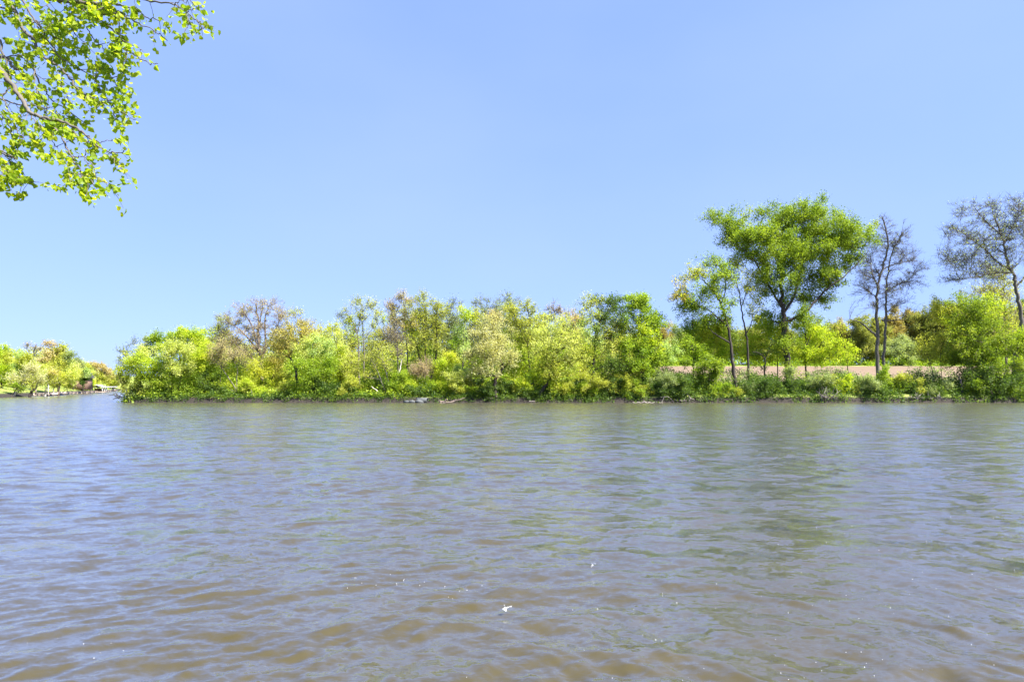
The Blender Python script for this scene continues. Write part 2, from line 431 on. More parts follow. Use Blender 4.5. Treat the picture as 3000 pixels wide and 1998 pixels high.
def plant(kind, label, cat, D, mat, lobes, trunks=None, base=None, dens=55, leaf=0.26, bark='dark', r=0.22, twig=1.0, rc=0.85,
          group=None, parts=('trunk', 'crown'), up=0.25, tr=0.018, stems=1, spread=0.45, limb=0.5, tip=0.3, flat=1.0):
    """A woody plant: trunks as photo-traced paths at their own distance D, limbs to every crown lobe, branches to clumps, twigs, leaves.
    lobes: (px, py, rx, ry[, extra depth in metres[, leaf material]])"""
    _tree_seed[0] += 1
    rng = np.random.default_rng(_tree_seed[0])
    wood, mats = MB(), {}
    r = r * 0.75
    s = D / F
    L = []
    for i, lb in enumerate(lobes):
        cx, cy = lb[:2]; rx, ry = lb[2] * LOBE, lb[3] * LOBE
        dd = lb[4] if len(lb) > 4 and lb[4] is not None else (rng.uniform(-1, 1) * spread * rx * s if len(lobes) > 1 else 0.0)
        lm = lb[5] if len(lb) > 5 else mat
        c = W(cx, cy, D + dd)
        L.append((c, np.array([rx * s, max(0.8, 0.85 * (rx + ry) / 2 * s), ry * s]), lm))
    if base is None:
        base = trunks[0][0] if trunks else (np.mean([l[0] for l in lobes]), 0)
    bx = (base[0] - 1500) / F * D
    bz = gz1(bx, D)
    b0 = np.array([bx, D, bz])
    paths = []                                               # (points, radii)
    if trunks:
        for ti, tk in enumerate(trunks):
            pts = [W(q[0], q[1], D + (q[2] if len(q) > 2 else 0)) for q in tk]
            if ti == 0 or tk[0][1] >= base[1] - 3:
                gzz = gz1(pts[0][0], D); pts[0][2] = min(gzz, pts[1][2] - 0.3) - 0.15
                ra = r if ti == 0 else r * 0.8
            else:
                q0 = paths[0][0]
                alld = [(np.linalg.norm(pp - pts[0], axis=1).min(), pp, rr) for pp, rr in paths]
                dmin, pp, rr = min(alld, key=lambda q: q[0])
                j = np.linalg.norm(pp - pts[0], axis=1).argmin()
                pts[0] = pp[j]; ra = rr[j] * 0.72
            k = 6 + 4 * len(pts)
            P = catmull(pts, k)
            P[1:-1] += rng.normal(size=(k - 2, 3)) * ra * 0.22
            tt = np.linspace(0, 1, k)
            rad = ra * (1 - tt * (1 - tip)) * (1 + 0.45 * np.exp(-tt * 14) * (ti == 0))
            paths.append((P, rad))
    else:
        for si in range(stems):
            tgt = L[si % len(L)][0] if stems > 1 else np.mean([l[0] for l in L], axis=0)
            st = b0 + np.array([rng.normal() * 0.25, rng.normal() * 0.25, 0]) * (stems > 1)
            st[2] = gz1(st[0], st[1]) - 0.15
            mid = st * 0.5 + tgt * 0.5; mid[:2] = st[:2] * 0.75 + tgt[:2] * 0.25; mid += rng.normal(size=3) * 0.05 * np.linalg.norm(tgt - st)
            P = catmull([st, mid, tgt], 10)
            P[1:-1] += rng.normal(size=(8, 3)) * r * 0.25
            paths.append((P, r * np.linspace(1, 0.45, 10)))
    for P, rad in paths:
        wood.tubes(P[None], rad[None], 8 if r > 0.12 else 5)
    AP = np.concatenate([q[0] for q in paths]); AR = np.concatenate([q[1] for q in paths])
    for c, rad, lm in L:
        if lm not in mats:
            mats[lm] = MB()
        a, h = rad[0], rad[2]
        # limb from the woody frame to the lobe
        tgt = c + rng.normal(size=3) * rad * 0.12
        cost = np.linalg.norm(AP - tgt, axis=1) + 1.6 * np.clip(AP[:, 2] - (tgt[2] - 0.35 * h), 0, None)
        j = int(cost.argmin())
        A0 = AP[j]; ra = max(AR[j] * limb, tr * 1.5)
        dirv = tgt - A0; ln = np.linalg.norm(dirv)
        cp = A0 + dirv * 0.45 + np.array([0, 0, 0.12 * ln]) + rng.normal(size=3) * 0.09 * ln
        LP = bez(A0[None], cp[None], tgt[None], 9)
        LP[0, 1:-1] += rng.normal(size=(7, 3)) * 0.02 * ln
        LR = np.linspace(ra, max(ra * 0.4, tr * 1.2), 9)
        wood.tubes(LP, LR[None], 5)
        FP = np.concatenate([AP, LP[0]]); FR = np.concatenate([AR, LR])
        # branches to clumps
        rcl = min(rc, 0.75 * max(a, h))
        nsub = int(np.clip(a * h / rcl ** 2 * 2.4 * min(twig, 1.6), 5, 130))
        e = c + ball(nsub, rng) * rad * np.array([1, 1, flat])
        tv = rng.integers(3, 9, nsub); st = LP[0][tv].copy(); sr = LR[tv].copy()
        near = AP[None] - e[:, None]                          # some start from the explicit limbs if those pass close
        dn = np.linalg.norm(near, axis=2) + 1.2 * np.clip(AP[None, :, 2] - e[:, None, 2] + 0.2, 0, None)
        jn = dn.argmin(1); use = dn[np.arange(nsub), jn] < np.linalg.norm(st - e, axis=1) * 0.95
        st[use] = AP[jn[use]]; sr[use] = AR[jn[use]]
        dv = e - st; ll = np.linalg.norm(dv, axis=1, keepdims=True)
        cp = st + dv * 0.5 + rng.normal(size=dv.shape) * 0.13 * ll; cp[:, 2] += 0.10 * ll[:, 0]
        SP = bez(st, cp, e, 6)
        SP[:, 1:-1] += rng.normal(size=(nsub, 4, 3)) * 0.025 * ll[:, None]
        r0 = np.minimum(sr * 0.6, np.maximum(tr * 1.6, ll[:, 0] * 0.011))
        wood.tubes(SP, r0[:, None] * np.linspace(1, 0.4, 6)[None], 4)
        # twigs
        ntw = max(2, int(round(6 * twig)))
        si = np.repeat(np.arange(nsub), ntw); n = len(si)
        tq = rng.uniform(0.3, 1.0, n) ** 0.8 * 4.999; i0 = tq.astype(int); fr = (tq - i0)[:, None]
        ts = SP[si, i0] * (1 - fr) + SP[si, i0 + 1] * fr
        outw = ts - (c - np.array([0, 0, 0.4 * h])); outw /= np.linalg.norm(outw, axis=1, keepdims=True) + 1e-6
        dirn = outw * 0.7 + rng.normal(size=(n, 3)) * 0.62 + np.array([0, 0, up])
        dirn /= np.linalg.norm(dirn, axis=1, keepdims=True)
        tl = rcl * rng.uniform(0.5, 1.35, n)[:, None]
        te = ts + dirn * tl; tm = ts + dirn * tl * 0.5 + rng.normal(size=(n, 3)) * 0.1 * tl
        TP = bez(ts, tm, te, 4)
        wood.tubes(TP, (tr * rng.uniform(0.6, 1.1, n))[:, None] * np.array([1, 0.8, 0.6, 0.3])[None], 3)
        # leaves
        nl = int(DENS * dens * math.pi * a * h)
        if nl > 0:
            ti = rng.integers(0, n, nl)
            t = rng.uniform(0.15, 1.05, nl)[:, None]
            C = ts[ti] * (1 - t) + te[ti] * t + rng.normal(size=(nl, 3)) * (0.20 * rcl + 0.05)
            ct = rng.normal(size=nsub) * 0.20; tw = rng.normal(size=n) * 0.10
            tint = np.clip(0.5 + ct[si[ti]] + tw[ti] + rng.normal(size=nl) * 0.14, 0, 1)
            sz = LEAF * leaf * rng.uniform(0.6, 1.25, nl)
            ok = C[:, 2] > 0.12
            mats[lm].leaves(C[ok], sz[ok], (sz * 0.75)[ok], tint[ok], rng)
    root = thing(kind, b0, label, cat, group)
    wood.build(parts[0], BM[bark], root, smooth=True, origin=b0)
    for lm, mb in mats.items():
        if mb.n:
            mb.build(parts[1], LM[lm], root, origin=b0)
    return root

def tree(kind, label, D, mat, lobes, trunks=None, **kw):
    return plant(kind, label, 'tree', D, mat, lobes, trunks, **kw)

def shrub(kind, label, D, mat, lobes, **kw):
    kw = dict(dict(parts=('stem', 'foliage'), r=0.045, stems=5, rc=0.6, tr=0.012, leaf=0.2, dens=75, bark='grey', limb=0.7), **kw)
    return plant(kind, label, 'shrub', D, mat, lobes, **kw)

# ------------------------------------------------------------------ trees of the far bank, right to left around the big cottonwood
GB = 'trees along the far bank'
tree('cottonwood_tree', 'tallest tree, a huge broad green cottonwood with spreading limbs and a thick dark trunk', 84, 'broad', [
    (2135, 662, 78, 42), (2205, 690, 62, 40, -2), (2275, 640, 52, 42), (2330, 670, 60, 45, 2), (2405, 628, 70, 46, 1), (2465, 680, 62, 50, -2), (2520, 690, 48, 46, 1),
    (2195, 745, 52, 30), (2260, 730, 55, 40, 3), (2360, 745, 70, 42, -3), (2440, 760, 55, 45, 2), (2500, 765, 35, 30), (2290, 815, 62, 42, -2), (2375, 815, 60, 38, 2),
    (2440, 840, 38, 38), (2400, 880, 45, 32, 2), (2238, 850, 42, 34), (2320, 880, 40, 26, 2),
    (2300, 700, 60, 40, -1), (2330, 755, 50, 40, 1), (2420, 710, 60, 40, 0), (2170, 700, 60, 36, 1), (2235, 690, 50, 40, -2), (2300, 780, 45, 35, -2), (2480, 720, 50, 45, 3), (2245, 790, 40, 35, 2), (2262, 935, 40, 26), (2345, 935, 45, 26), (2368, 645, 48, 36, -1), (2365, 700, 52, 40, 1), (2430, 800, 45, 30, 1), (2306, 1010, 26, 30, -1), (2312, 1090, 22, 26, -1)],
    [[(2314, 1150), (2307, 1060), (2301, 1011), (2297, 960), (2294, 905), (2290, 849), (2290, 721, 1), (2300, 650, 1)],
     [(2293, 905), (2272, 872), (2232, 800, -1), (2195, 747, -2), (2139, 708, -2)],
     [(2294, 912), (2325, 870), (2345, 800, 1), (2357, 745, 1), (2368, 712, 2), (2421, 653, 2)],
     [(2300, 952), (2330, 930), (2366, 909, -1), (2400, 868, -1), (2438, 836, -2), (2498, 789, -2), (2545, 735, -2)],
     [(2302, 820), (2352, 768), (2404, 730, 3), (2470, 690, 4)]],
    dens=34, leaf=0.26, r=0.62, twig=1.0, rc=1.15, group=GB, tip=0.2, spread=0.5)
tree('oak_tree', 'leaning open oak with golden leaf tips, just left of the huge cottonwood', 82, 'green', [
    (1985, 862, 32, 38, 0, 'gold'), (2028, 812, 42, 30, 0, 'olive'), (2045, 870, 45, 35), (2085, 775, 48, 30, 1), (2030, 910, 40, 26), (2090, 850, 40, 40, 2),
    (2125, 810, 40, 40, -2), (2000, 895, 22, 30), (2130, 900, 32, 35), (2080, 940, 40, 30, 1)],
    [[(2155, 1143), (2148, 1080), (2140, 1010), (2133, 960), (2120, 915), (2108, 880), (2080, 840), (2058, 820)],
     [(2130, 955), (2095, 925), (2079, 909), (2040, 893), (2005, 880)],
     [(2112, 890), (2125, 850), (2120, 800), (2100, 770)],
     [(2136, 1005), (2105, 985), (2075, 960)]],
    dens=20, leaf=0.26, r=0.3, twig=1.3, group=GB)
tree('slender_tree', 'slender dark-stemmed tree with thin foliage, between the leaning oak and the cottonwood trunk', 83, 'olive', [
    (2150, 800, 35, 35), (2185, 850, 38, 40), (2210, 910, 30, 36), (2160, 770, 30, 25), (2215, 830, 25, 35)],
    [[(2196, 1120), (2190, 1010), (2180, 950), (2172, 905), (2166, 860), (2150, 800)], [(2186, 985), (2203, 940), (2205, 895)], [(2170, 900), (2190, 850), (2200, 820)]],
    dens=11, leaf=0.24, r=0.19, twig=1.2, group=GB)
tree('gnarled_tree', 'small leafless gnarled tree in front of the ploughed field', 84, 'deep', [
    (2225, 1035, 28, 18), (2262, 1020, 22, 25), (2240, 1085, 25, 10)],
    [[(2243, 1120), (2240, 1080), (2241, 1052), (2225, 1035), (2205, 1030)], [(2241, 1052), (2252, 1030), (2258, 1005)]], dens=7, r=0.17, twig=1.0, group=GB)
tree('young_tree', 'yellow-green young tree with forked dark stem, just right of the cottonwood trunk', 86, 'lime', [
    (2345, 1020, 40, 38), (2400, 1000, 48, 40), (2430, 1035, 35, 32), (2375, 960, 40, 30), (2380, 1050, 50, 22), (2350, 940, 25, 25)],
    [[(2362, 1130), (2361, 1060), (2362, 1000), (2355, 950), (2350, 900)], [(2361, 1015), (2375, 985), (2400, 960)], [(2362, 985), (2367, 925), (2372, 885)]],
    dens=26, leaf=0.26, r=0.16, group=GB)
tree('young_tree', 'bright yellow-green tree filling the gap left of the cottonwood trunk', 88, 'lime', [
    (2210, 1000, 40, 35), (2255, 985, 40, 35), (2180, 1035, 35, 28), (2275, 1030, 30, 28), (2225, 950, 35, 30), (2240, 1060, 45, 18)],
    [[(2280, 1120), (2277, 1050), (2270, 990), (2260, 950)]], dens=28, leaf=0.26, r=0.12, group=GB)
tree('young_tree', 'bright lime tree under the leaning oak, its crown glowing yellow', 86, 'lime', [
    (2060, 985, 40, 35, 0, 'yellow'), (2100, 1000, 42, 38), (2075, 1035, 50, 30), (2110, 955, 30, 28, 0, 'yellow'), (2050, 940, 22, 22), (2120, 1050, 30, 22)],
    base=(2090, 1130), dens=36, leaf=0.26, r=0.12, group=GB)
tree('straight_tree', 'slim green tree with a straight blue-grey trunk left of the leaning oak', 83, 'green', [
    (2005, 965, 28, 28), (2045, 960, 32, 30), (2025, 1010, 48, 36), (2015, 1055, 40, 22), (2060, 1050, 26, 26), (2030, 905, 18, 28)],
    [[(2031, 1150), (2031, 1080), (2030, 1000), (2030, 930), (2030, 890)]], dens=24, r=0.15, group=GB)
tree('young_tree', 'fresh green young tree standing in front of the field, below the leaning oak', 81, 'broad', [
    (2070, 1080, 36, 34), (2085, 1120, 40, 28), (2060, 1140, 30, 22), (2105, 1085, 22, 25)], [[(2078, 1165), (2077, 1120), (2082, 1060)]], dens=40, r=0.09, group=GB)
tree('bare_tree', 'bare dark tree with two close trunks and fine drooping twigs, right of the cottonwood', 86, 'grey', [
    (2575, 790, 60, 60), (2610, 720, 45, 45), (2590, 660, 24, 32), (2650, 750, 45, 50), (2660, 830, 52, 40), (2540, 850, 48, 36), (2600, 860, 50, 36),
    (2690, 785, 34, 26), (2640, 690, 24, 40), (2520, 800, 28, 45), (2560, 725, 28, 40), (2640, 890, 50, 24), (2545, 895, 40, 18)],
    [[(2575, 1120), (2571, 1063), (2572, 990), (2569, 935), (2570, 880), (2575, 823), (2590, 770), (2601, 721), (2596, 670), (2584, 635)],
     [(2587, 1120), (2588, 1060), (2593, 1000), (2595, 935), (2596, 880), (2597, 849), (2602, 800), (2612, 745), (2640, 690)],
     [(2570, 985), (2545, 965), (2520, 945), (2490, 935)],
     [(2575, 830), (2555, 800), (2550, 755)],
     [(2594, 942), (2625, 938), (2660, 935)],
     [(2597, 855), (2630, 835), (2670, 815)], [(2584, 790), (2620, 775), (2670, 765)]],
    dens=1.0, leaf=0.2, bark='violet', r=0.34, twig=2.0, rc=0.62, tr=0.012, up=0.05, group=GB)
tree('plane_tree', 'tallest tree at the right edge, bare-looking with small clustered buds and arching grey limbs', 83, 'grey', [
    (2810, 690, 55, 40), (2830, 610, 45, 28), (2880, 650, 50, 45), (2900, 600, 45, 25), (2945, 640, 50, 50), (2860, 730, 55, 45), (2920, 730, 50, 45), (2985, 600, 45, 30),
    (2800, 760, 45, 40), (2850, 800, 60, 36), (2920, 810, 45, 40), (3010, 700, 60, 60), (2770, 690, 22, 30), (2980, 770, 40, 45), (3060, 640, 60, 60), (2790, 820, 40, 18), (2885, 700, 50, 40), (2960, 690, 45, 45), (2835, 765, 50, 34), (2765, 755, 34, 34), (2895, 775, 50, 36), (2985, 650, 40, 40)],
    [[(2968, 1160), (2973, 1063), (2985, 990), (2992, 935), (2985, 885), (2977, 845), (2970, 810), (2960, 787), (2945, 735), (2938, 700), (2915, 640)],
     [(2962, 790), (2925, 770), (2890, 735), (2850, 705), (2815, 680)],
     [(2976, 840), (3010, 800), (3040, 740)], [(2942, 715), (2965, 670), (2985, 620)],
     [(2968, 800), (2910, 800), (2870, 810), (2810, 820)], [(2930, 690), (2880, 640), (2850, 600)]],
    dens=2.6, leaf=0.22, bark='violet', r=0.42, twig=1.7, rc=0.68, tr=0.014, up=0.35, group=GB)
tree('plane_tree', 'grey-brown half bare tree standing just behind the trunk at the right edge', 90, 'olive', [
    (2930, 850, 50, 40), (2900, 900, 45, 40), (2960, 900, 40, 50), (2870, 860, 40, 30), (2950, 960, 45, 40), (2915, 800, 35, 30)],
    [[(2945, 1130), (2948, 1020), (2943, 920), (2942, 860), (2940, 800)]], dens=10, leaf=0.24, bark='brown', r=0.22, twig=1.8, group=GB)
tree('bushy_tree', 'big bushy bright green tree with several stems, at the right edge of the field', 81, 'broad', [
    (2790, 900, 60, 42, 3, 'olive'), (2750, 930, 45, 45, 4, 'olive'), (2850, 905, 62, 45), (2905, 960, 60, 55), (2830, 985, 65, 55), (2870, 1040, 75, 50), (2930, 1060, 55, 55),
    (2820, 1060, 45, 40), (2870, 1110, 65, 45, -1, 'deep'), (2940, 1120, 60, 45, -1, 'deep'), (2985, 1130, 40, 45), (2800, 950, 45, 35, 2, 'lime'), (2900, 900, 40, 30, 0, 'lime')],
    [[(2905, 1165), (2895, 1090), (2880, 1020), (2860, 950)], [(2915, 1165), (2918, 1090), (2920, 1020)], [(2890, 1168), (2870, 1110), (2840, 1060)], [(2925, 1166), (2945, 1090), (2955, 1030)]],
    dens=34, leaf=0.24, bark='brown', r=0.11, group=GB)
tree('bushy_tree', 'green bushy tree cut by the right edge, under the tall bare-looking one', 82, 'green', [
    (3010, 1010, 45, 45, 0, 'lime'), (3030, 1080, 50, 50), (3080, 1000, 60, 70), (3020, 1135, 40, 35, 0, 'deep')], base=(3030, 1165), stems=3, dens=36, leaf=0.24, r=0.1, group=GB)
tree('sapling', 'thin leaning dark sapling in front of the field, nearer to the bare twin trunks', 82, 'olive', [(2712, 1000, 28, 26), (2700, 1040, 34, 22), (2730, 1050, 20, 18)],
     [[(2743, 1140), (2732, 1090), (2720, 1045), (2706, 995)]], dens=16, r=0.075, group=GB)
tree('sapling', 'upright thin sapling in front of the field, beside the big bushy tree', 83, 'olive', [(2755, 1010, 28, 32), (2775, 1050, 26, 20), (2745, 1050, 22, 20)],
     [[(2763, 1140), (2757, 1080), (2753, 1000)]], dens=20, r=0.075, group=GB)
tree('sapling', 'thin curved sapling with yellow-green leaves between cottonwood and bare twin trunks', 83, 'lime', [(2470, 1015, 30, 26), (2500, 1040, 24, 22), (2440, 960, 26, 16, 0, 'olive'), (2480, 1050, 34, 15)],
     [[(2486, 1130), (2484, 1075), (2478, 1020), (2462, 975), (2448, 955)], [(2482, 1030), (2493, 980), (2490, 940)]], dens=16, r=0.09, group=GB)
# ---- centre of the far bank
tree('open_oak', 'open dark-limbed oak showing sky through its forked crown, beside the bright green tree', 81, 'deep', [
    (1735, 895, 34, 30, 0, 'olive'), (1775, 890, 36, 26), (1805, 890, 32, 30), (1765, 940, 40, 30, 1, 'olive'), (1780, 990, 40, 40, 1, 'olive'), (1740, 1040, 46, 40, 0, 'green'), (1790, 1070, 40, 36), (1720, 925, 24, 25, 0, 'olive'), (1790, 925, 36, 28), (1745, 965, 36, 30, 0, 'mint'), (1720, 990, 32, 36, 0, 'mint'), (1810, 960, 30, 34)],
    [[(1738, 1150), (1738, 1080), (1742, 1024), (1750, 975), (1755, 942), (1753, 910), (1745, 885)], [(1755, 945), (1768, 925), (1785, 917), (1800, 905)], [(1753, 955), (1735, 950), (1715, 948)], [(1745, 1000), (1780, 990), (1812, 1015)]],
    dens=20, leaf=0.25, r=0.24, twig=1.2, group=GB)
tree('bright_tree', 'tall rounded bright green tree at the left side of the sky gap', 82, 'green', [
    (1845, 892, 36, 30), (1885, 895, 40, 36), (1865, 940, 52, 40), (1925, 960, 28, 40), (1930, 1040, 32, 40), (1880, 1090, 52, 40), (1905, 940, 26, 36), (1835, 965, 40, 34, 1, 'olive'), (1890, 985, 40, 34, -1, 'lime'), (1920, 1005, 24, 32, -1, 'lime'), (1850, 1020, 50, 40), (1900, 1045, 36, 40), (1840, 1075, 55, 40, 1, 'olive')],
    [[(1892, 1160), (1886, 1110), (1876, 1060), (1872, 1000), (1874, 940), (1880, 890)], [(1876, 1050), (1850, 1000), (1840, 950)]],
    dens=30, leaf=0.26, r=0.22, group=GB)
tree('spreading_oak', 'wide pale yellow-green oak with dark crooked limbs and a leaning dark trunk at the water', 80, 'pale', [
    (1600, 975, 45, 34, 1), (1645, 960, 45, 30), (1680, 1000, 36, 36), (1580, 1020, 40, 34), (1630, 1020, 50, 36, -1), (1670, 1055, 45, 34), (1600, 1070, 45, 34, 0, 'olive'), (1650, 1095, 50, 30, -1, 'olive'), (1700, 1040, 32, 40, 1, 'olive')],
    [[(1578, 1170), (1590, 1140), (1608, 1117), (1615, 1080), (1625, 1040), (1660, 1015), (1690, 1010)], [(1612, 1095), (1600, 1040), (1590, 990)], [(1628, 1040), (1640, 1000), (1650, 970)], [(1618, 1070), (1650, 1055), (1690, 1050)]],
    dens=21, leaf=0.25, r=0.3, twig=1.2, group=GB)
tree('gnarled_oak', 'cream-leaved rounded oak with a gnarled dark forking trunk, mid-bank', 80, 'cream', [
    (1440, 960, 46, 34), (1400, 990, 36, 36), (1475, 985, 36, 38), (1420, 1030, 45, 36, -1), (1470, 1030, 40, 36), (1500, 1050, 26, 36), (1390, 1050, 30, 34), (1440, 1075, 46, 30, -1), (1440, 930, 30, 20, 1, 'tan'), (1400, 1100, 36, 22)],
    [[(1452, 1160), (1452, 1115), (1462, 1095), (1472, 1078), (1470, 1062), (1455, 1050)], [(1471, 1078), (1487, 1068), (1495, 1066)], [(1456, 1103), (1435, 1100), (1420, 1108)], [(1466, 1060), (1450, 1010), (1442, 960)], [(1460, 1052), (1420, 1047), (1397, 1045)]],
    dens=25, leaf=0.23, r=0.32, bark='dark', twig=1.2, group=GB)
tree('fan_tree', 'olive-yellow fan-shaped tree with rising dark stems, behind and right of the cream oak', 90, 'olive', [
    (1500, 915, 36, 26), (1545, 910, 44, 28), (1585, 945, 34, 34), (1530, 955, 46, 34), (1485, 945, 28, 30), (1570, 990, 40, 34), (1500, 1000, 36, 36, 2, 'lime'), (1555, 1040, 45, 36, 0, 'lime')],
    [[(1552, 1150), (1550, 1060), (1547, 1013), (1550, 970), (1553, 945), (1545, 905)], [(1548, 1010), (1525, 970), (1508, 930)], [(1550, 1000), (1575, 960), (1592, 940)]],
    dens=15, leaf=0.25, r=0.2, twig=1.3, group=GB)
tree('fan_tree', 'tall olive-yellow tree with a broad fan of stems, above the pinkish-brown round tree', 88, 'olive', [
    (1235, 885, 36, 24), (1275, 895, 34, 26), (1215, 915, 28, 28), (1260, 925, 40, 30), (1298, 925, 20, 40), (1230, 950, 36, 34), (1285, 970, 28, 40), (1250, 990, 40, 34), (1212, 985, 30, 40, 1, 'lime'), (1240, 1030, 36, 40, 0, 'deep')],
    [[(1255, 1155), (1247, 1065), (1246, 1000), (1244, 940), (1241, 880)], [(1228, 1150), (1226, 1035), (1215, 990), (1206, 960)], [(1270, 1150), (1277, 1045), (1279, 990), (1278, 930), (1284, 890)]],
    dens=15, leaf=0.23, r=0.2, twig=1.4, group=GB)
tree('tan_tree', 'tall thin tree with orange-tan buds and purple twigs on top, left of the fan tree', 90, 'orange', [
    (1146, 910, 22, 22), (1193, 888, 20, 22), (1178, 868, 24, 14, 0, 'tan'), (1165, 905, 22, 26), (1185, 925, 30, 26, 0, 'olive'), (1160, 945, 30, 22, 0, 'tan')],
    [[(1196, 1130), (1193, 1040), (1189, 960), (1185, 920), (1180, 860)], [(1190, 985), (1170, 950), (1150, 915)]], dens=14, leaf=0.22, bark='violet', r=0.14, twig=2.0, tr=0.02, group=GB)
tree('bare_tree', 'thin bare grey tree under the orange-tan one', 86, 'tan', [
    (1160, 975, 26, 28), (1145, 1010, 26, 26), (1180, 1005, 24, 26), (1165, 1040, 25, 20)],
    [[(1167, 1140), (1166, 1060), (1164, 1000), (1160, 960)]], dens=3, leaf=0.2, bark='grey', r=0.15, twig=2.2, tr=0.018, group=GB)
tree('two_stemmed_tree', 'airy tall light yellow tree with two long pale stems, left of the middle', 86, 'yellow', [
    (1060, 893, 34, 20, 0, 'olive'), (1030, 915, 30, 22, 0, 'olive'), (1090, 900, 26, 22), (1055, 930, 36, 24), (1100, 930, 20, 22), (1012, 945, 26, 20, 0, 'lime'), (1117, 946, 18, 18, 0, 'lime'), (985, 928, 18, 12, 0, 'grey'), (1040, 965, 30, 24, 0, 'lime')],
    [[(1052, 1150), (1051, 1060), (1050, 1005), (1044, 965), (1030, 940), (1018, 925)], [(1066, 1150), (1067, 1060), (1066, 1010), (1063, 965), (1062, 900)], [(1066, 1000), (1085, 970), (1105, 950)], [(1050, 975), (1056, 935), (1058, 905)]],
    dens=13, leaf=0.23, bark='grey', r=0.19, twig=1.3, group=GB)
tree('pink_bush', 'round pinkish-brown leafless-looking small tree under the tall fan tree', 82, 'pink', [
    (1243, 1075, 30, 26), (1225, 1095, 24, 24), (1262, 1090, 24, 24)], base=(1243, 1160), stems=4, dens=34, leaf=0.17, bark='brown', r=0.07, twig=2.0, rc=0.7, group=GB)
tree('grey_tree', 'sparse grey-olive thin tree, right of the tall fan tree', 92, 'grey', [
    (1330, 905, 30, 30), (1312, 950, 24, 34), (1345, 950, 22, 30), (1330, 990, 26, 30)], [[(1309, 1140), (1310, 1060), (1310, 1000), (1318, 930), (1325, 890)]], dens=9, leaf=0.24, r=0.15, twig=1.6, group=GB)
tree('lime_tree', 'tree with a vivid yellow-green high clump, left of the cream oak', 87, 'lime', [
    (1375, 930, 38, 14), (1355, 920, 22, 18), (1410, 928, 20, 12, 0, 'yellow'), (1350, 965, 22, 24, 0, 'mint'), (1340, 1005, 24, 26, 0, 'green'), (1360, 1015, 22, 28, 0, 'mint')],
    [[(1356, 1150), (1356, 1060), (1357, 1000), (1360, 945)]], dens=26, leaf=0.25, r=0.13, group=GB)
tree('grey_tree', 'sparse tall grey-green tree, first of two above the cream oak', 95, 'grey', [
    (1400, 890, 20, 22), (1440, 895, 24, 26), (1420, 930, 30, 26), (1455, 930, 20, 30)], [[(1420, 1140), (1420, 1050), (1420, 960), (1425, 890)]], dens=9, leaf=0.25, bark='violet', r=0.15, twig=1.9, group=GB)
tree('grey_tree', 'sparse tall grey-green tree with the higher rounded top above the cream oak', 96, 'grey', [
    (1490, 880, 26, 20), (1480, 910, 24, 24), (1510, 900, 16, 26), (1495, 950, 28, 30)], [[(1500, 1140), (1500, 1050), (1499, 960), (1495, 890)]], dens=11, leaf=0.26, bark='violet', r=0.15, twig=1.8, group=GB)
tree('violet_tree', 'purple-brown bare-topped tree behind the wide pale oak', 97, 'pink', [
    (1622, 905, 22, 20), (1645, 915, 20, 18), (1610, 935, 24, 20)], [[(1630, 1140), (1630, 1040), (1628, 960), (1622, 900)]], dens=7, leaf=0.2, bark='violet', r=0.14, twig=2.4, tr=0.022, group=GB)
tree('orange_tree_top', 'orange-budded tree behind the wide pale oak, left of the open oak', 95, 'orange', [
    (1675, 930, 24, 20), (1690, 950, 20, 20), (1660, 960, 30, 20, 0, 'gold')], [[(1672, 1140), (1672, 1040), (1673, 940)]], dens=24, leaf=0.22, bark='brown', r=0.13, twig=1.6, group=GB)
tree('leaning_tree', 'thin leaning grey tree at the water, lower of the crossing stems left of the middle', 81, 'olive', [
    (1085, 1070, 28, 26), (1110, 1040, 26, 30), (1070, 1100, 26, 22), (1130, 1075, 20, 25)],
    [[(1135, 1168), (1122, 1130), (1105, 1085), (1085, 1050)], [(1146, 1168), (1138, 1120), (1126, 1070), (1119, 1028)]], dens=14, leaf=0.22, bark='grey', r=0.12, twig=1.4, group=GB)
tree('leaning_tree', 'left-leaning slim tree with dark stem and olive leaves below the airy yellow tree', 82, 'olive', [
    (1035, 1060, 26, 26), (1015, 1085, 24, 26), (1050, 1095, 24, 26)], [[(1055, 1165), (1046, 1120), (1034, 1075), (1026, 1045)]], dens=18, leaf=0.22, bark='grey', r=0.1, twig=1.4, group=GB)
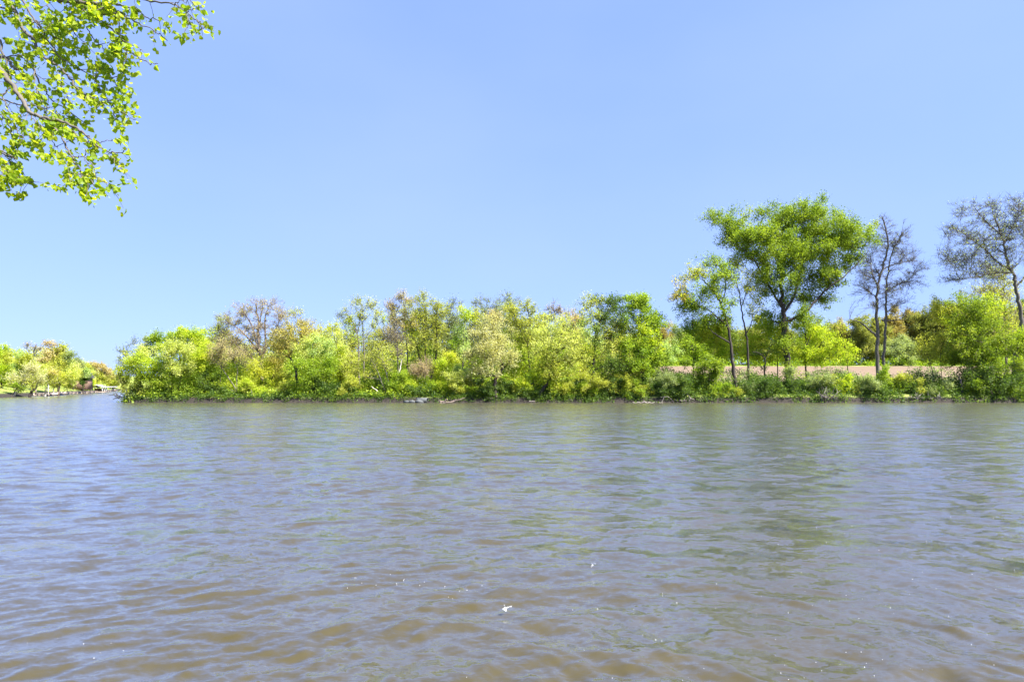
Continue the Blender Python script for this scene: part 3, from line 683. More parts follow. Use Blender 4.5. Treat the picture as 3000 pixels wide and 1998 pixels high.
for px, py, rx, ry, mt, bk, dn, lab in [
    (1020, 985, 34, 40, 'olive', 'grey', 14, 'second-row olive tree seen between the lime front tree and the airy two-stemmed tree'),
    (1100, 985, 34, 40, 'olive', 'grey', 14, 'second-row hazy olive tree just right of the airy two-stemmed tree'),
    (1150, 960, 30, 46, 'tan', 'violet', 12, 'second-row tan hazy tree behind the thin bare grey tree'),
    (1205, 940, 34, 46, 'gold', 'brown', 14, 'second-row golden tree just left of the tall fan tree'),
    (1275, 945, 40, 50, 'olive', 'grey', 15, 'second-row olive tree behind the tall fan tree'),
    (1335, 950, 34, 46, 'grey', 'grey', 13, 'second-row grey-green tree behind the vivid high clump'),
    (1395, 950, 36, 46, 'olive', 'violet', 14, 'second-row olive tree at the left shoulder of the cream oak'),
    (1465, 940, 36, 46, 'grey', 'violet', 14, 'second-row grey-green tree at the right shoulder of the cream oak'),
    (1530, 955, 36, 50, 'olive', 'brown', 16, 'second-row olive tree left of the purple-brown topped tree'),
    (1590, 960, 36, 46, 'lime', 'grey', 15, 'second-row yellow-green tree behind the left side of the wide pale oak'),
    (1655, 985, 36, 40, 'gold', 'brown', 16, 'second-row golden tree behind the right side of the wide pale oak'),
    (1700, 975, 30, 40, 'olive', 'brown', 16, 'second-row olive tree between the wide pale oak and the open oak'),
    (1815, 985, 36, 50, 'olive', 'grey', 16, 'second-row olive tree between open oak and bright green tree'),
    (670, 1000, 40, 36, 'tan', 'brown', 13, 'second-row tan tree at the left foot of the big bare-branched oak'),
    (835, 1000, 40, 40, 'gold', 'brown', 14, 'second-row golden tree between the two oaks of the left point'),
    (940, 985, 36, 36, 'yellow', 'grey', 16, 'second-row yellow tree right of the golden oak'),
    (600, 1000, 36, 34, 'lime', 'grey', 20, 'second-row lime tree right of the high lime dome'),
]:
    tree('second_row_tree', lab, 101, mt, [(px, py, rx, ry), (px - rx * .5, py + ry * .75, rx * .9, ry * .8), (px + rx * .55, py + ry * .8, rx * .9, ry * .8), (px, py + ry * 1.7, rx * 1.2, ry * .8)],
         base=(px, 1140), dens=dn, leaf=0.26, r=0.16, twig=1.7, bark=bk, group=GB)
# ---- left point of the far bank
tree('big_oak', 'big bare-branched oak with tan twigs and rising dark limbs, tallest of the left point', 90, 'tan', [
    (745, 905, 42, 24, 0, 'gold'), (705, 915, 40, 28), (790, 900, 36, 26), (825, 925, 30, 34), (670, 945, 36, 28, 0, 'olive'), (720, 965, 46, 36), (780, 960, 46, 36), (650, 985, 30, 24, 0, 'olive'), (690, 1005, 46, 28), (755, 1010, 36, 34, 0, 'gold'), (820, 975, 30, 30), (720, 1040, 50, 22)],
    [[(768, 1150), (768, 1090), (766, 1050), (757, 1000), (755, 940), (750, 890)], [(766, 1055), (778, 1000), (776, 940), (785, 900)], [(764, 1045), (735, 1000), (700, 965), (670, 945)], [(760, 1010), (740, 960), (715, 915)],
     [(770, 1040), (800, 980), (825, 930)], [(766, 1065), (725, 1040), (690, 1010)], [(757, 970), (765, 925), (770, 895)]],
    dens=6.5, leaf=0.22, bark='brown', r=0.42, twig=2.0, rc=0.7, tr=0.015, group=GB)
tree('golden_oak', 'golden-leaved oak with dark crooked branches, right of the big bare-branched oak', 84, 'gold', [
    (880, 950, 40, 22), (915, 970, 24, 28), (850, 975, 40, 28), (890, 985, 36, 26), (830, 1000, 34, 28), (860, 1020, 36, 22), (810, 1030, 30, 22), (905, 1010, 26, 24), (865, 918, 24, 12, 0, 'olive')],
    [[(872, 1160), (870, 1110), (858, 1060), (848, 1043), (862, 1015), (880, 990), (892, 965)], [(850, 1045), (825, 1035), (812, 1022)], [(850, 1043), (845, 1000), (855, 975)], [(870, 1080), (905, 1050), (925, 1035)]],
    dens=19, leaf=0.23, r=0.24, twig=1.4, group=GB)
tree('round_tree', 'high-domed lime green tree crowning the left point', 88, 'lime', [
    (545, 985, 44, 32), (500, 995, 40, 26, 0, 'green'), (590, 990, 32, 32), (460, 1005, 32, 22, 0, 'green'), (520, 1030, 50, 30), (585, 1035, 40, 36), (430, 1015, 24, 20, 0, 'grey'), (450, 1050, 40, 30, 0, 'green')],
    [[(530, 1150), (530, 1090), (528, 1040), (535, 990)], [(528, 1060), (490, 1030), (455, 1010)]], dens=36, leaf=0.25, r=0.22, group=GB)
tree('front_tree', 'pale green rounded tree at the water, below the high lime dome', 81, 'pale', [
    (500, 1030, 42, 32), (540, 1040, 36, 36), (480, 1075, 45, 32, 0, 'lime'), (530, 1090, 45, 36), (500, 1130, 50, 30, 0, 'green'), (560, 1140, 30, 26, 0, 'green'), (450, 1120, 40, 30, 0, 'green')], base=(510, 1165), stems=3, dens=38, leaf=0.22, r=0.12, group=GB)
tree('front_tree', 'yellow-green tree at the water, near the tip of the left point', 81, 'lime', [
    (415, 1065, 40, 32), (385, 1095, 30, 32), (440, 1100, 36, 32), (400, 1135, 40, 26, 0, 'olive'), (420, 1030, 30, 20, 1, 'pale'), (380, 1060, 24, 20, 1, 'olive')], [[(418, 1165), (412, 1120), (410, 1060)]], dens=38, leaf=0.22, r=0.11, group=GB)
tree('front_tree', 'vivid bright green tree at the water, left of the slanting thin trunk', 81, 'green', [
    (590, 1040, 34, 30, 0, 'lime'), (600, 1085, 40, 36), (575, 1125, 36, 32), (620, 1135, 34, 28, 0, 'deep'), (565, 1070, 32, 30, 0, 'lime')], [[(594, 1163), (596, 1120), (592, 1060)]], dens=42, leaf=0.22, r=0.12, group=GB)
tree('tip_tree', 'thin grey-twigged tree at the very tip of the left point', 84, 'grey', [
    (365, 1035, 20, 24), (385, 1010, 16, 20), (355, 1060, 16, 22), (372, 1075, 26, 26, 0, 'olive')], [[(385, 1160), (378, 1110), (370, 1050), (372, 1010)]], dens=9, leaf=0.23, r=0.09, twig=1.7, group=GB)
tree('overhanging_tree', 'small tree leaning out over the water from the left tip', 81.5, 'lime', [
    (348, 1090, 12, 12), (352, 1110, 16, 12), (366, 1120, 16, 18, 0, 'olive'), (362, 1145, 16, 16, 0, 'olive')], [[(382, 1165), (365, 1140), (350, 1108), (343, 1085)]], dens=30, leaf=0.22, r=0.1, rc=0.6, group=GB)
tree('sparse_tree', 'sparse olive-grey tree, left shoulder of the big bare-branched oak', 92, 'olive', [
    (640, 945, 24, 22), (625, 975, 22, 20), (655, 970, 26, 24), (640, 1005, 30, 22, 0, 'tan')], [[(650, 1140), (648, 1060), (645, 1000), (640, 950)]], dens=12, leaf=0.22, r=0.14, twig=1.8, group=GB)
tree('slanting_tree', 'brownish hazy tree with a thin trunk slanting left, at the bare patch of shore', 81, 'tan', [
    (650, 1020, 34, 22), (690, 1040, 45, 20), (640, 1055, 36, 20), (700, 1065, 40, 18, 0, 'olive'), (625, 1035, 22, 22)],
    [[(698, 1170), (688, 1135), (668, 1105), (646, 1071), (640, 1040)], [(694, 1155), (693, 1110), (696, 1080), (680, 1050)], [(655, 1165), (650, 1130), (646, 1100)]], dens=22, leaf=0.19, bark='grey', r=0.13, twig=2.0, group=GB)
tree('yellow_tree', 'yellow-gold low tree under the big bare-branched oak', 84, 'yellow', [
    (770, 1070, 36, 24), (810, 1065, 32, 26, 0, 'gold'), (745, 1090, 30, 20), (790, 1100, 44, 28), (830, 1110, 30, 30, 0, 'olive'), (760, 1125, 36, 24, 0, 'lime'), (800, 1135, 40, 20, 0, 'olive')], base=(795, 1160), stems=3, dens=34, leaf=0.22, r=0.1, group=GB)
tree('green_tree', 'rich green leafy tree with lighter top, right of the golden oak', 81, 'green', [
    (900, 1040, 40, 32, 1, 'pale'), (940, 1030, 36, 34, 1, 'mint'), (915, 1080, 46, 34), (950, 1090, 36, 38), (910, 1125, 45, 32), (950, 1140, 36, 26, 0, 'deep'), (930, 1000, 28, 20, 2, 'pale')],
    [[(922, 1165), (922, 1120), (918, 1060), (915, 1010)], [(925, 1160), (945, 1110), (950, 1050)]], dens=42, leaf=0.23, r=0.13, group=GB)
tree('green_tree', 'yellow-green leafy tree, left neighbour of the airy two-stemmed tree', 83, 'lime', [
    (970, 970, 28, 18, 0, 'yellow'), (985, 1005, 30, 28, 0, 'pale'), (1000, 1045, 30, 34), (975, 1080, 34, 32, 0, 'pale'), (1005, 1100, 30, 34), (985, 1140, 36, 26, 0, 'olive')], [[(1002, 1165), (998, 1110), (990, 1040), (980, 985)]], dens=36, leaf=0.22, r=0.13, group=GB)
# ------------------------------------------------------------------ bushes of the far bank
GS = 'bushes along the far bank'
for nm, lab, D, mt, lobes in [
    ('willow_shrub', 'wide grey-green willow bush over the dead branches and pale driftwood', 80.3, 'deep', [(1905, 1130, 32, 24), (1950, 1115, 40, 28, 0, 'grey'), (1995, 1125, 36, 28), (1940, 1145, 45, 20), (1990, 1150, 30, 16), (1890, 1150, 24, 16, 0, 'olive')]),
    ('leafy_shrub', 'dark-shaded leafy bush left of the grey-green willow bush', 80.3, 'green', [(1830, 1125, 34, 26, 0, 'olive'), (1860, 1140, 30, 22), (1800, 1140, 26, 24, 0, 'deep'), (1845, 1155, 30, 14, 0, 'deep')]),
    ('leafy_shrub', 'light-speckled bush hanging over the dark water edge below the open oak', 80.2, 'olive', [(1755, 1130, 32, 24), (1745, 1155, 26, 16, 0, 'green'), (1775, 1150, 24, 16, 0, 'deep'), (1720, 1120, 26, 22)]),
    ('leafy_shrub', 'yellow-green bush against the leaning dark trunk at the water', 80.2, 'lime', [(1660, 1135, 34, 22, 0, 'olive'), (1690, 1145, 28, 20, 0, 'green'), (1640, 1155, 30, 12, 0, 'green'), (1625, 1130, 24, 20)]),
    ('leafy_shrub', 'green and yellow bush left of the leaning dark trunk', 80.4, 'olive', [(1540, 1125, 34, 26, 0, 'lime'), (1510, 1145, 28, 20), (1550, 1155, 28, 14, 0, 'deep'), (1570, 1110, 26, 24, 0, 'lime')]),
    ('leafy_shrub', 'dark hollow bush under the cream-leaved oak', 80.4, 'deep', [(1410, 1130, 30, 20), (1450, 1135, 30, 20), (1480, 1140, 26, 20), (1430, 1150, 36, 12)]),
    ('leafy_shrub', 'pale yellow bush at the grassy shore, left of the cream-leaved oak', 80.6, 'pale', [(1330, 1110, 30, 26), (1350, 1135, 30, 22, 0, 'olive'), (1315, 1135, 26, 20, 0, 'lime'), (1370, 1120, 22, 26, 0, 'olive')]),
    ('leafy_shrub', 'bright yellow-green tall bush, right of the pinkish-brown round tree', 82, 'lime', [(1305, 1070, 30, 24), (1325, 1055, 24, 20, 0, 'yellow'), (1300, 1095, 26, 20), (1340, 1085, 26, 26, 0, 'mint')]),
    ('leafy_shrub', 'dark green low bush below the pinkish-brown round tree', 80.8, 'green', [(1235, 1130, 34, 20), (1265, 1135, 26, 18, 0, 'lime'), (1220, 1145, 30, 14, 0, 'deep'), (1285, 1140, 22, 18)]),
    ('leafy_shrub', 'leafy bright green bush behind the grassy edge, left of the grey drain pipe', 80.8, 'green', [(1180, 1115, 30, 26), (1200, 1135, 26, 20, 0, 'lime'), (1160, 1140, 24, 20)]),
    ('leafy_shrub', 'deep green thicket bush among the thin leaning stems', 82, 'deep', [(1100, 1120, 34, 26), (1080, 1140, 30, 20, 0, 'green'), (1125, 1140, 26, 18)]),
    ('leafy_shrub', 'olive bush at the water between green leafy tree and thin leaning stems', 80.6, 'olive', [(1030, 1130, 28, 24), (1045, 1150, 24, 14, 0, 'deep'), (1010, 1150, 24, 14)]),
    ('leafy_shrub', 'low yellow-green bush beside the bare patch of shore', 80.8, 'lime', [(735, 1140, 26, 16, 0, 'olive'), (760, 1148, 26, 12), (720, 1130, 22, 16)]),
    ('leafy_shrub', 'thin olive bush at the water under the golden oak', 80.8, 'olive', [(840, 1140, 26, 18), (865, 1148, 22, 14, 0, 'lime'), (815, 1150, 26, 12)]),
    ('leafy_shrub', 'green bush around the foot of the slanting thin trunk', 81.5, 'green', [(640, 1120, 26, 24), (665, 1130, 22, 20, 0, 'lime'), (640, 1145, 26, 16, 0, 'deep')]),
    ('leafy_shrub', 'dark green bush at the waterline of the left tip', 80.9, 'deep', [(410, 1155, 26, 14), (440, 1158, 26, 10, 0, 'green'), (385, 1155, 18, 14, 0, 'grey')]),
    ('willow_shrub', 'grey-green bush at the foot of the cottonwood, left side', 80.4, 'deep', [(2230, 1130, 34, 18), (2200, 1145, 30, 18, 0, 'grey'), (2265, 1140, 30, 18), (2235, 1158, 40, 10)]),
    ('willow_shrub', 'dark bush hugging the cottonwood trunk base', 80.3, 'deep', [(2310, 1135, 30, 22), (2345, 1140, 26, 18), (2320, 1158, 36, 10), (2310, 1095, 14, 20, 0, 'grey')]),
    ('leafy_shrub', 'pale olive bush behind the pale dead brush pile', 80.9, 'grey', [(2400, 1110, 32, 20), (2430, 1125, 30, 18, 0, 'olive'), (2385, 1135, 26, 16)]),
    ('willow_shrub', 'rounded blue-green willow bush in front of the bare twin trunks', 80.3, 'grey', [(2545, 1125, 32, 22), (2560, 1145, 32, 18, 0, 'deep'), (2525, 1148, 28, 16), (2585, 1105, 18, 34, 0, 'green')]),
    ('leafy_shrub', 'yellow-flecked bush right of the bare twin trunks', 80.8, 'lime', [(2640, 1115, 30, 18, 0, 'olive'), (2660, 1135, 30, 16, 0, 'deep'), (2625, 1140, 26, 18, 0, 'green')]),
    ('leafy_shrub', 'green bush at the water below the two thin saplings', 80.4, 'grey', [(2700, 1130, 30, 16, 0, 'olive'), (2735, 1145, 28, 14), (2690, 1150, 26, 12, 0, 'deep'), (2770, 1140, 22, 16)]),
    ('leafy_shrub', 'low leafy bush beside the leaning wooden post', 80.3, 'green', [(2850, 1130, 26, 16), (2840, 1150, 24, 14), (2875, 1155, 26, 12, 0, 'deep')]),
    ('leafy_shrub', 'yellow-green bush between dead brush pile and rounded willow bush', 80.8, 'lime', [(2480, 1125, 24, 20), (2500, 1140, 22, 16, 0, 'olive'), (2470, 1145, 22, 14)]),
    ('leafy_shrub', 'small bright bush right of the grey-green willow bush, by the young green tree', 80.3, 'green', [(2120, 1140, 28, 16), (2150, 1150, 26, 12, 0, 'olive'), (2100, 1150, 22, 14)]),
    ('leafy_shrub', 'dark bush at the water under the big bushy tree', 80.2, 'deep', [(2925, 1150, 30, 16), (2960, 1150, 30, 16, 0, 'green'), (3000, 1150, 30, 18)]),
]:
    shrub(nm, lab, D, mt, lobes, group=GS)
# ------------------------------------------------------------------ trees of the left bank
GL = 'trees of the left bank'
LB = dict(group=GL, rc=1.3, tr=0.03)
LOBE, DENS = 1.12, 9.0
tree('round_tree', 'yellow-green domed tree at the left edge of the left bank', 128, 'lime', [(5, 1045, 26, 20), (25, 1050, 22, 20, 0, 'olive'), (-20, 1050, 30, 30), (10, 1085, 30, 24), (-20, 1110, 40, 30), (20, 1110, 20, 18, 0, 'green')], base=(5, 1150), dens=22, leaf=0.36, r=0.25, **LB)
tree('bushy_tree', 'minty green tree right of the yellow-green dome on the left bank', 135, 'mint', [(60, 1050, 24, 16), (45, 1080, 24, 22), (75, 1060, 22, 18, 0, 'olive'), (60, 1100, 24, 20, 0, 'green'), (90, 1075, 22, 22, 0, 'olive')], base=(62, 1148), dens=20, leaf=0.36, r=0.25, **LB)
tree('bare_tree', 'bare vase-shaped tree standing highest above the left bank', 145, 'tan', [(85, 1025, 16, 14), (105, 1018, 14, 16), (118, 1025, 10, 16), (100, 1045, 18, 16)], [[(95, 1148), (95, 1080), (95, 1050), (103, 1020), (105, 1008)], [(95, 1052), (85, 1030), (76, 1018)], [(96, 1048), (115, 1020)]], dens=2.5, leaf=0.3, bark='violet', twig=2.0, r=0.25, **LB)
tree('tan_tree', 'big tan and yellow rounded tree in the middle of the left bank', 140, 'olive', [(155, 1030, 26, 16, 0, 'tan'), (185, 1030, 24, 18, 0, 'olive'), (140, 1055, 22, 18, 0, 'tan'), (175, 1060, 34, 24), (205, 1055, 18, 22, 0, 'grey'), (160, 1085, 34, 24, 0, 'pale'), (200, 1090, 26, 26, 0, 'pale'), (150, 1012, 16, 8, 0, 'pink')],
     [[(170, 1146), (172, 1100), (170, 1060), (165, 1030)]], dens=20, leaf=0.36, r=0.3, **LB)
tree('leaning_sycamore', 'pale-trunked sycamore leaning far right over the water, on the left bank', 120, 'cream', [(70, 1100, 24, 20), (95, 1095, 26, 20), (55, 1120, 22, 14), (110, 1115, 22, 16), (85, 1080, 22, 14), (40, 1125, 20, 14, 0, 'olive')],
     [[(38, 1160), (52, 1146), (70, 1132), (85, 1120), (102, 1111)], [(70, 1131), (71, 1112), (78, 1095)]], dens=13, leaf=0.32, bark='pale', twig=1.3, r=0.3, **LB)
tree('leaning_tree', 'dark stout trunk leaning right at the water, left bank', 118, 'olive', [(105, 1122, 18, 12), (118, 1112, 16, 12, 0, 'cream'), (95, 1128, 12, 8)], [[(80, 1163), (92, 1149), (103, 1138), (110, 1122)]], dens=14, leaf=0.3, r=0.4, **LB)
tree('leaning_tree', 'thin dark trunk leaning right beside the pale sycamore, left bank', 119, 'green', [(48, 1130, 10, 10), (62, 1138, 12, 8)], [[(34, 1161), (44, 1146), (52, 1134)]], dens=18, leaf=0.3, r=0.2, **LB)
tree('white_sycamore', 'sycamore with a white upper trunk standing over the small dock', 126, 'pale', [(140, 1105, 20, 16), (160, 1100, 18, 16, 0, 'gold'), (130, 1122, 16, 14, 0, 'mint'), (155, 1122, 20, 14, 0, 'olive'), (150, 1090, 14, 10)],
     [[(130, 1153), (136, 1140), (143, 1122), (150, 1105), (153, 1099), (159, 1098)], [(146, 1115), (141, 1100), (148, 1092)]], dens=14, leaf=0.32, bark='pale', r=0.24, **LB)
tree('leaning_tree', 'slim brown trunk leaning right above the dock end, left bank', 130, 'olive', [(178, 1118, 18, 14), (190, 1105, 16, 16, 0, 'yellow'), (165, 1125, 14, 12)], [[(170, 1152), (174, 1138), (178, 1122)]], dens=18, leaf=0.32, bark='brown', r=0.22, **LB)
tree('round_tree', 'small lime green lawn tree between dock and boathouse', 150, 'lime', [(192, 1135, 10, 10), (205, 1125, 12, 12, 0, 'pale'), (215, 1115, 14, 16, 0, 'olive')], base=(195, 1149), dens=26, leaf=0.34, r=0.12, **LB)
tree('dark_tree', 'small dark green tree with a dark stem left of the white-roofed boathouse', 168, 'deep', [(245, 1110, 10, 14), (240, 1122, 10, 10), (250, 1095, 10, 12, 0, 'mint'), (238, 1098, 12, 12, 0, 'olive')], [[(243, 1148), (243, 1130), (244, 1105)]], dens=24, leaf=0.4, r=0.25, **LB)
tree('round_tree', 'bright yellow-green tree behind the boathouse', 188, 'lime', [(262, 1100, 14, 16, 0, 'pale'), (268, 1122, 12, 14), (255, 1085, 14, 14, 0, 'olive'), (245, 1078, 14, 10, 0, 'olive')], base=(264, 1147), dens=24, leaf=0.42, r=0.25, **LB)
tree('tan_tree', 'pinkish tan broad tree above the boathouse roof, far end of the left bank', 215, 'tan', [(285, 1072, 16, 10), (300, 1078, 16, 12), (272, 1085, 10, 12, 0, 'tan'), (310, 1090, 14, 12, 0, 'tan'), (290, 1095, 20, 14, 0, 'cream'), (300, 1112, 24, 12, 0, 'olive')],
     [[(283, 1146), (284, 1115), (286, 1090), (285, 1072)], [(284, 1118), (296, 1100), (308, 1090)]], dens=18, leaf=0.45, bark='dark', twig=1.4, r=0.35, **LB)
tree('round_tree', 'olive tree at the far end of the channel, behind the boat slips', 262, 'olive', [(330, 1105, 16, 14), (318, 1112, 14, 14, 0, 'tan'), (345, 1112, 16, 14, 0, 'cream'), (330, 1122, 24, 10)], base=(330, 1142), dens=18, leaf=0.5, r=0.3, **LB)
tree('grey_tree', 'grey-violet bare-topped tree between tan tree and boathouse trees, left bank', 185, 'grey', [(225, 1062, 12, 14), (235, 1070, 10, 12), (222, 1082, 14, 12)], [[(228, 1147), (228, 1100), (228, 1060)]], dens=8, leaf=0.36, bark='violet', twig=1.8, r=0.2, **LB)
tree('bushy_tree', 'olive leafy tree beside the brown house on the left bank', 175, 'pale', [(215, 1090, 16, 14), (225, 1105, 14, 14, 0, 'olive'), (210, 1110, 12, 12, 0, 'lime')], base=(216, 1147), dens=24, leaf=0.38, r=0.2, **LB)
# ------------------------------------------------------------------ wood behind the ploughed field
LOBE, DENS = 1.24, 5.7
GW = 'trees of the wood behind the field'
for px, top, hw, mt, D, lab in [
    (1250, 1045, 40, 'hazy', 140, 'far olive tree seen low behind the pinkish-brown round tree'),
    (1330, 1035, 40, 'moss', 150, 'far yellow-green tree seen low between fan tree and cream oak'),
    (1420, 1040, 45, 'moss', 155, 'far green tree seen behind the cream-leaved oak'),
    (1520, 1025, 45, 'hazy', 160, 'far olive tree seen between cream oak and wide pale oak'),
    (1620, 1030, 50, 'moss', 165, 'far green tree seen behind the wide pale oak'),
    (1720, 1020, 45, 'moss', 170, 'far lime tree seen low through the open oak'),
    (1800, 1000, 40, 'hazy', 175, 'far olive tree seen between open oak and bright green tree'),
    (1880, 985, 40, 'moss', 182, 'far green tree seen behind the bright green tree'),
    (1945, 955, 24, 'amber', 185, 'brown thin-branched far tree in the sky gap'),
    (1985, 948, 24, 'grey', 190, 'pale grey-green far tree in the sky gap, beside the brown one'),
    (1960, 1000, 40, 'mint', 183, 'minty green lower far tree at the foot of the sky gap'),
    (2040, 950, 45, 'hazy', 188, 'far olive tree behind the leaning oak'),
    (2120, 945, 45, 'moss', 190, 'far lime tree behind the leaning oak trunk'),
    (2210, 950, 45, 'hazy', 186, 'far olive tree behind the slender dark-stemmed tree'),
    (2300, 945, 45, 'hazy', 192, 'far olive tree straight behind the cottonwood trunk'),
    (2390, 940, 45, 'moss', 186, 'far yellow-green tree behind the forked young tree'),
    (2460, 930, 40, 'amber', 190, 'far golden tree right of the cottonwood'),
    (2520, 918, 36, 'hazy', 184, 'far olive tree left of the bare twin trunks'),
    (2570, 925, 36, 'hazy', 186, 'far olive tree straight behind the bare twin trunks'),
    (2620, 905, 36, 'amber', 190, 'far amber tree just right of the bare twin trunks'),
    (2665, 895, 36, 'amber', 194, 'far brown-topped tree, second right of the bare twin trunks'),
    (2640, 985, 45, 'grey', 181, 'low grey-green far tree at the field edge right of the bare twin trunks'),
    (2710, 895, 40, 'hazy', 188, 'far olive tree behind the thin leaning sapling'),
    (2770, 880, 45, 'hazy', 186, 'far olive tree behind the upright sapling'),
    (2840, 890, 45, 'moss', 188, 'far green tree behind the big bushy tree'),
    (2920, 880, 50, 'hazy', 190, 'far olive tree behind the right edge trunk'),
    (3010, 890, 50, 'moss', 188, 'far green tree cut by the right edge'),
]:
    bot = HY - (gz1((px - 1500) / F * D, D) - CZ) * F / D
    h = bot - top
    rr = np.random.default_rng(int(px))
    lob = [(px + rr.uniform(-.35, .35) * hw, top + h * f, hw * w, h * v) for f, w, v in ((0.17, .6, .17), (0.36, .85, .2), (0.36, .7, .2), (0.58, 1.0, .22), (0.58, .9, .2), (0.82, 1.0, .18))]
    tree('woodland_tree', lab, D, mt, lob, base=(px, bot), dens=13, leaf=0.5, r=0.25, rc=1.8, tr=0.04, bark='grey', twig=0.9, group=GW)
# ------------------------------------------------------------------ undergrowth and grass
def scatter_clumps(name, label, mat, pts, rad, per, leaf, seed, stem_bark=None):
    rng = np.random.default_rng(seed)
    n = len(pts)
    i = np.repeat(np.arange(n), per)
    C = pts[i] + rng.normal(size=(len(i), 3)) * rad[i][:, None] * np.array([0.55, 0.55, 0.42])
    gzv = gz(C[:, 0], C[:, 1])
    C[:, 2] = np.maximum(C[:, 2], np.maximum(gzv, 0.05) + 0.05)
    tint = np.clip(0.5 + rng.normal(size=n)[i] * 0.22 + rng.normal(size=len(i)) * 0.14, 0, 1)
    mb = MB(); sz = leaf * rng.uniform(0.6, 1.3, len(i))
    mb.leaves(C, sz, sz * 0.75, tint, rng)
    return tag(mb.build(name, mat), label, 'undergrowth', kind='stuff')

def strip(n, x0, x1, y0, y1, seed, hfun):
    rng = np.random.default_rng(seed)
    x = rng.uniform(x0, x1, n); y = rng.uniform(y0, y1, n)
    d = river_dist(x, y); ok = d > 0.15
    x, y = x[ok], y[ok]
    g0 = gz(x, y); h = hfun(x, y) * rng.random(len(x)) ** 0.8
    return np.stack([x, y, g0 + h], 1)

pt = strip(2600, -52, 10, 80, 99, 1, lambda x, y: 0.4 + (4.6 + 0.9 * np.sin(x * 0.35) + 0.7 * np.sin(x * 0.9 + 1)) * sstep(86.5, 93, y))
scatter_clumps('thicket', 'dense green thicket between the trunks of the left part of the far bank', LM['green'], pt, np.full(len(pt), 0.8), 34, 0.26, 11)
pt = strip(1500, -52, 14, 81, 100, 2, lambda x, y: 0.3 + (3.4 + np.sin(x * 0.5 + 2)) * sstep(87, 93, y))
scatter_clumps('thicket', 'yellow-green thicket leaves mixed through the left part of the far bank', LM['olive'], pt, np.full(len(pt), 0.8), 30, 0.26, 12)
pt = strip(1900, 2, 75, 79.0, 84, 3, lambda x, y: 0.3 + 1.7 * sstep(79, 82, y) + 0.35 * np.sin(x * 0.6))
scatter_clumps('undergrowth', 'low dark green undergrowth on the right part of the far bank', LM['deep'], pt, np.full(len(pt), 0.55), 34, 0.2, 13)
pt = strip(1000, 12, 75, 81.5, 91, 4, lambda x, y: 0.3 + 2.5 * (0.5 + 0.5 * np.sin(x * 0.45)))
scatter_clumps('undergrowth', 'grey-green weeds between the bank bushes and the field', LM['grey'], pt, np.full(len(pt), 0.6), 30, 0.2, 14)
pt = strip(800, -52, 10, 79.1, 82.5, 5, lambda x, y: 0.25 + 0.35 * (0.5 + 0.5 * np.sin(x * 0.8)))
scatter_clumps('undergrowth', 'low weeds on the grassy left part of the far bank', LM['deep'], pt, np.full(len(pt), 0.4), 24, 0.17, 15)
pt = strip(2600, -185, -85, 95, 275, 6, lambda x, y: 0.2 + 3.0 * sstep(2, 14, river_dist(x, y)) )
pt = pt[(pt[:, 0] < -0.66 * pt[:, 1] - 5) & (river_dist(pt[:, 0], pt[:, 1]) > 6)]
scatter_clumps('undergrowth', 'leafy undergrowth behind the lawn of the left bank', LM['olive'], pt, np.full(len(pt), 1.3), 40, 0.42, 16)
pt = strip(500, 20, 190, 177, 186, 7, lambda x, y: 0.2 + 2.6 * (0.6 + 0.4 * np.sin(x * 0.4)))
scatter_clumps('undergrowth', 'dark undergrowth along the far edge of the field', LM['green'], pt, np.full(len(pt), 1.1), 34, 0.42, 17)

pt = strip(2300, -56, 16, 95, 105, 31, lambda x, y: 0.5 + (7.0 + 1.2 * np.sin(x * 0.31) + 0.9 * np.sin(x * 0.83 + 1)) * sstep(-56, -46, x))
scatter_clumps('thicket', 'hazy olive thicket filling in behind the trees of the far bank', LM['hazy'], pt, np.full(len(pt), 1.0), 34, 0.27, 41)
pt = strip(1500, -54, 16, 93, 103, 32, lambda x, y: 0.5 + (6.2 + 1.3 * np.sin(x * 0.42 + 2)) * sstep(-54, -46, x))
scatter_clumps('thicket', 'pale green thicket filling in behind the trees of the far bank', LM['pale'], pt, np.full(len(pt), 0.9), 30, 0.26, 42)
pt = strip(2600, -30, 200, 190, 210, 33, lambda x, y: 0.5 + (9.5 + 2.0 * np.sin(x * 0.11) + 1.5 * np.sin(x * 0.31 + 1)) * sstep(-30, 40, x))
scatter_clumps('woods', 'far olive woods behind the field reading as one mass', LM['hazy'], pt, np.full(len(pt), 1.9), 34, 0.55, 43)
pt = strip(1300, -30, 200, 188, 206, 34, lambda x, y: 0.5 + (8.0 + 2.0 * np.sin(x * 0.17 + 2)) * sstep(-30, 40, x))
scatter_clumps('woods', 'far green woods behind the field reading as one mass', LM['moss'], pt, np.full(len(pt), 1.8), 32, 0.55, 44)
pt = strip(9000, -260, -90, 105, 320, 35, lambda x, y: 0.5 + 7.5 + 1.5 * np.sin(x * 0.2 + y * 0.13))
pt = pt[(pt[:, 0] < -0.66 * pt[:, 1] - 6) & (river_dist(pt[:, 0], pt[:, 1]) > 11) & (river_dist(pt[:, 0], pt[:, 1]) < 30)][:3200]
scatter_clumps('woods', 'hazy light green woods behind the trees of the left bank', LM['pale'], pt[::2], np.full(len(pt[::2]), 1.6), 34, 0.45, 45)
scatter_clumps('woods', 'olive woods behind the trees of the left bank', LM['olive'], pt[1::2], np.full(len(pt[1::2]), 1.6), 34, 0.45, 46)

pt = strip(520, 12, 28, 83, 93, 36, lambda x, y: 0.4 + 3.4 * sstep(30, 18, x))
scatter_clumps('thicket', 'green thicket covering the left end of the field', LM['moss'], pt, np.full(len(pt), 0.8), 36, 0.22, 47)

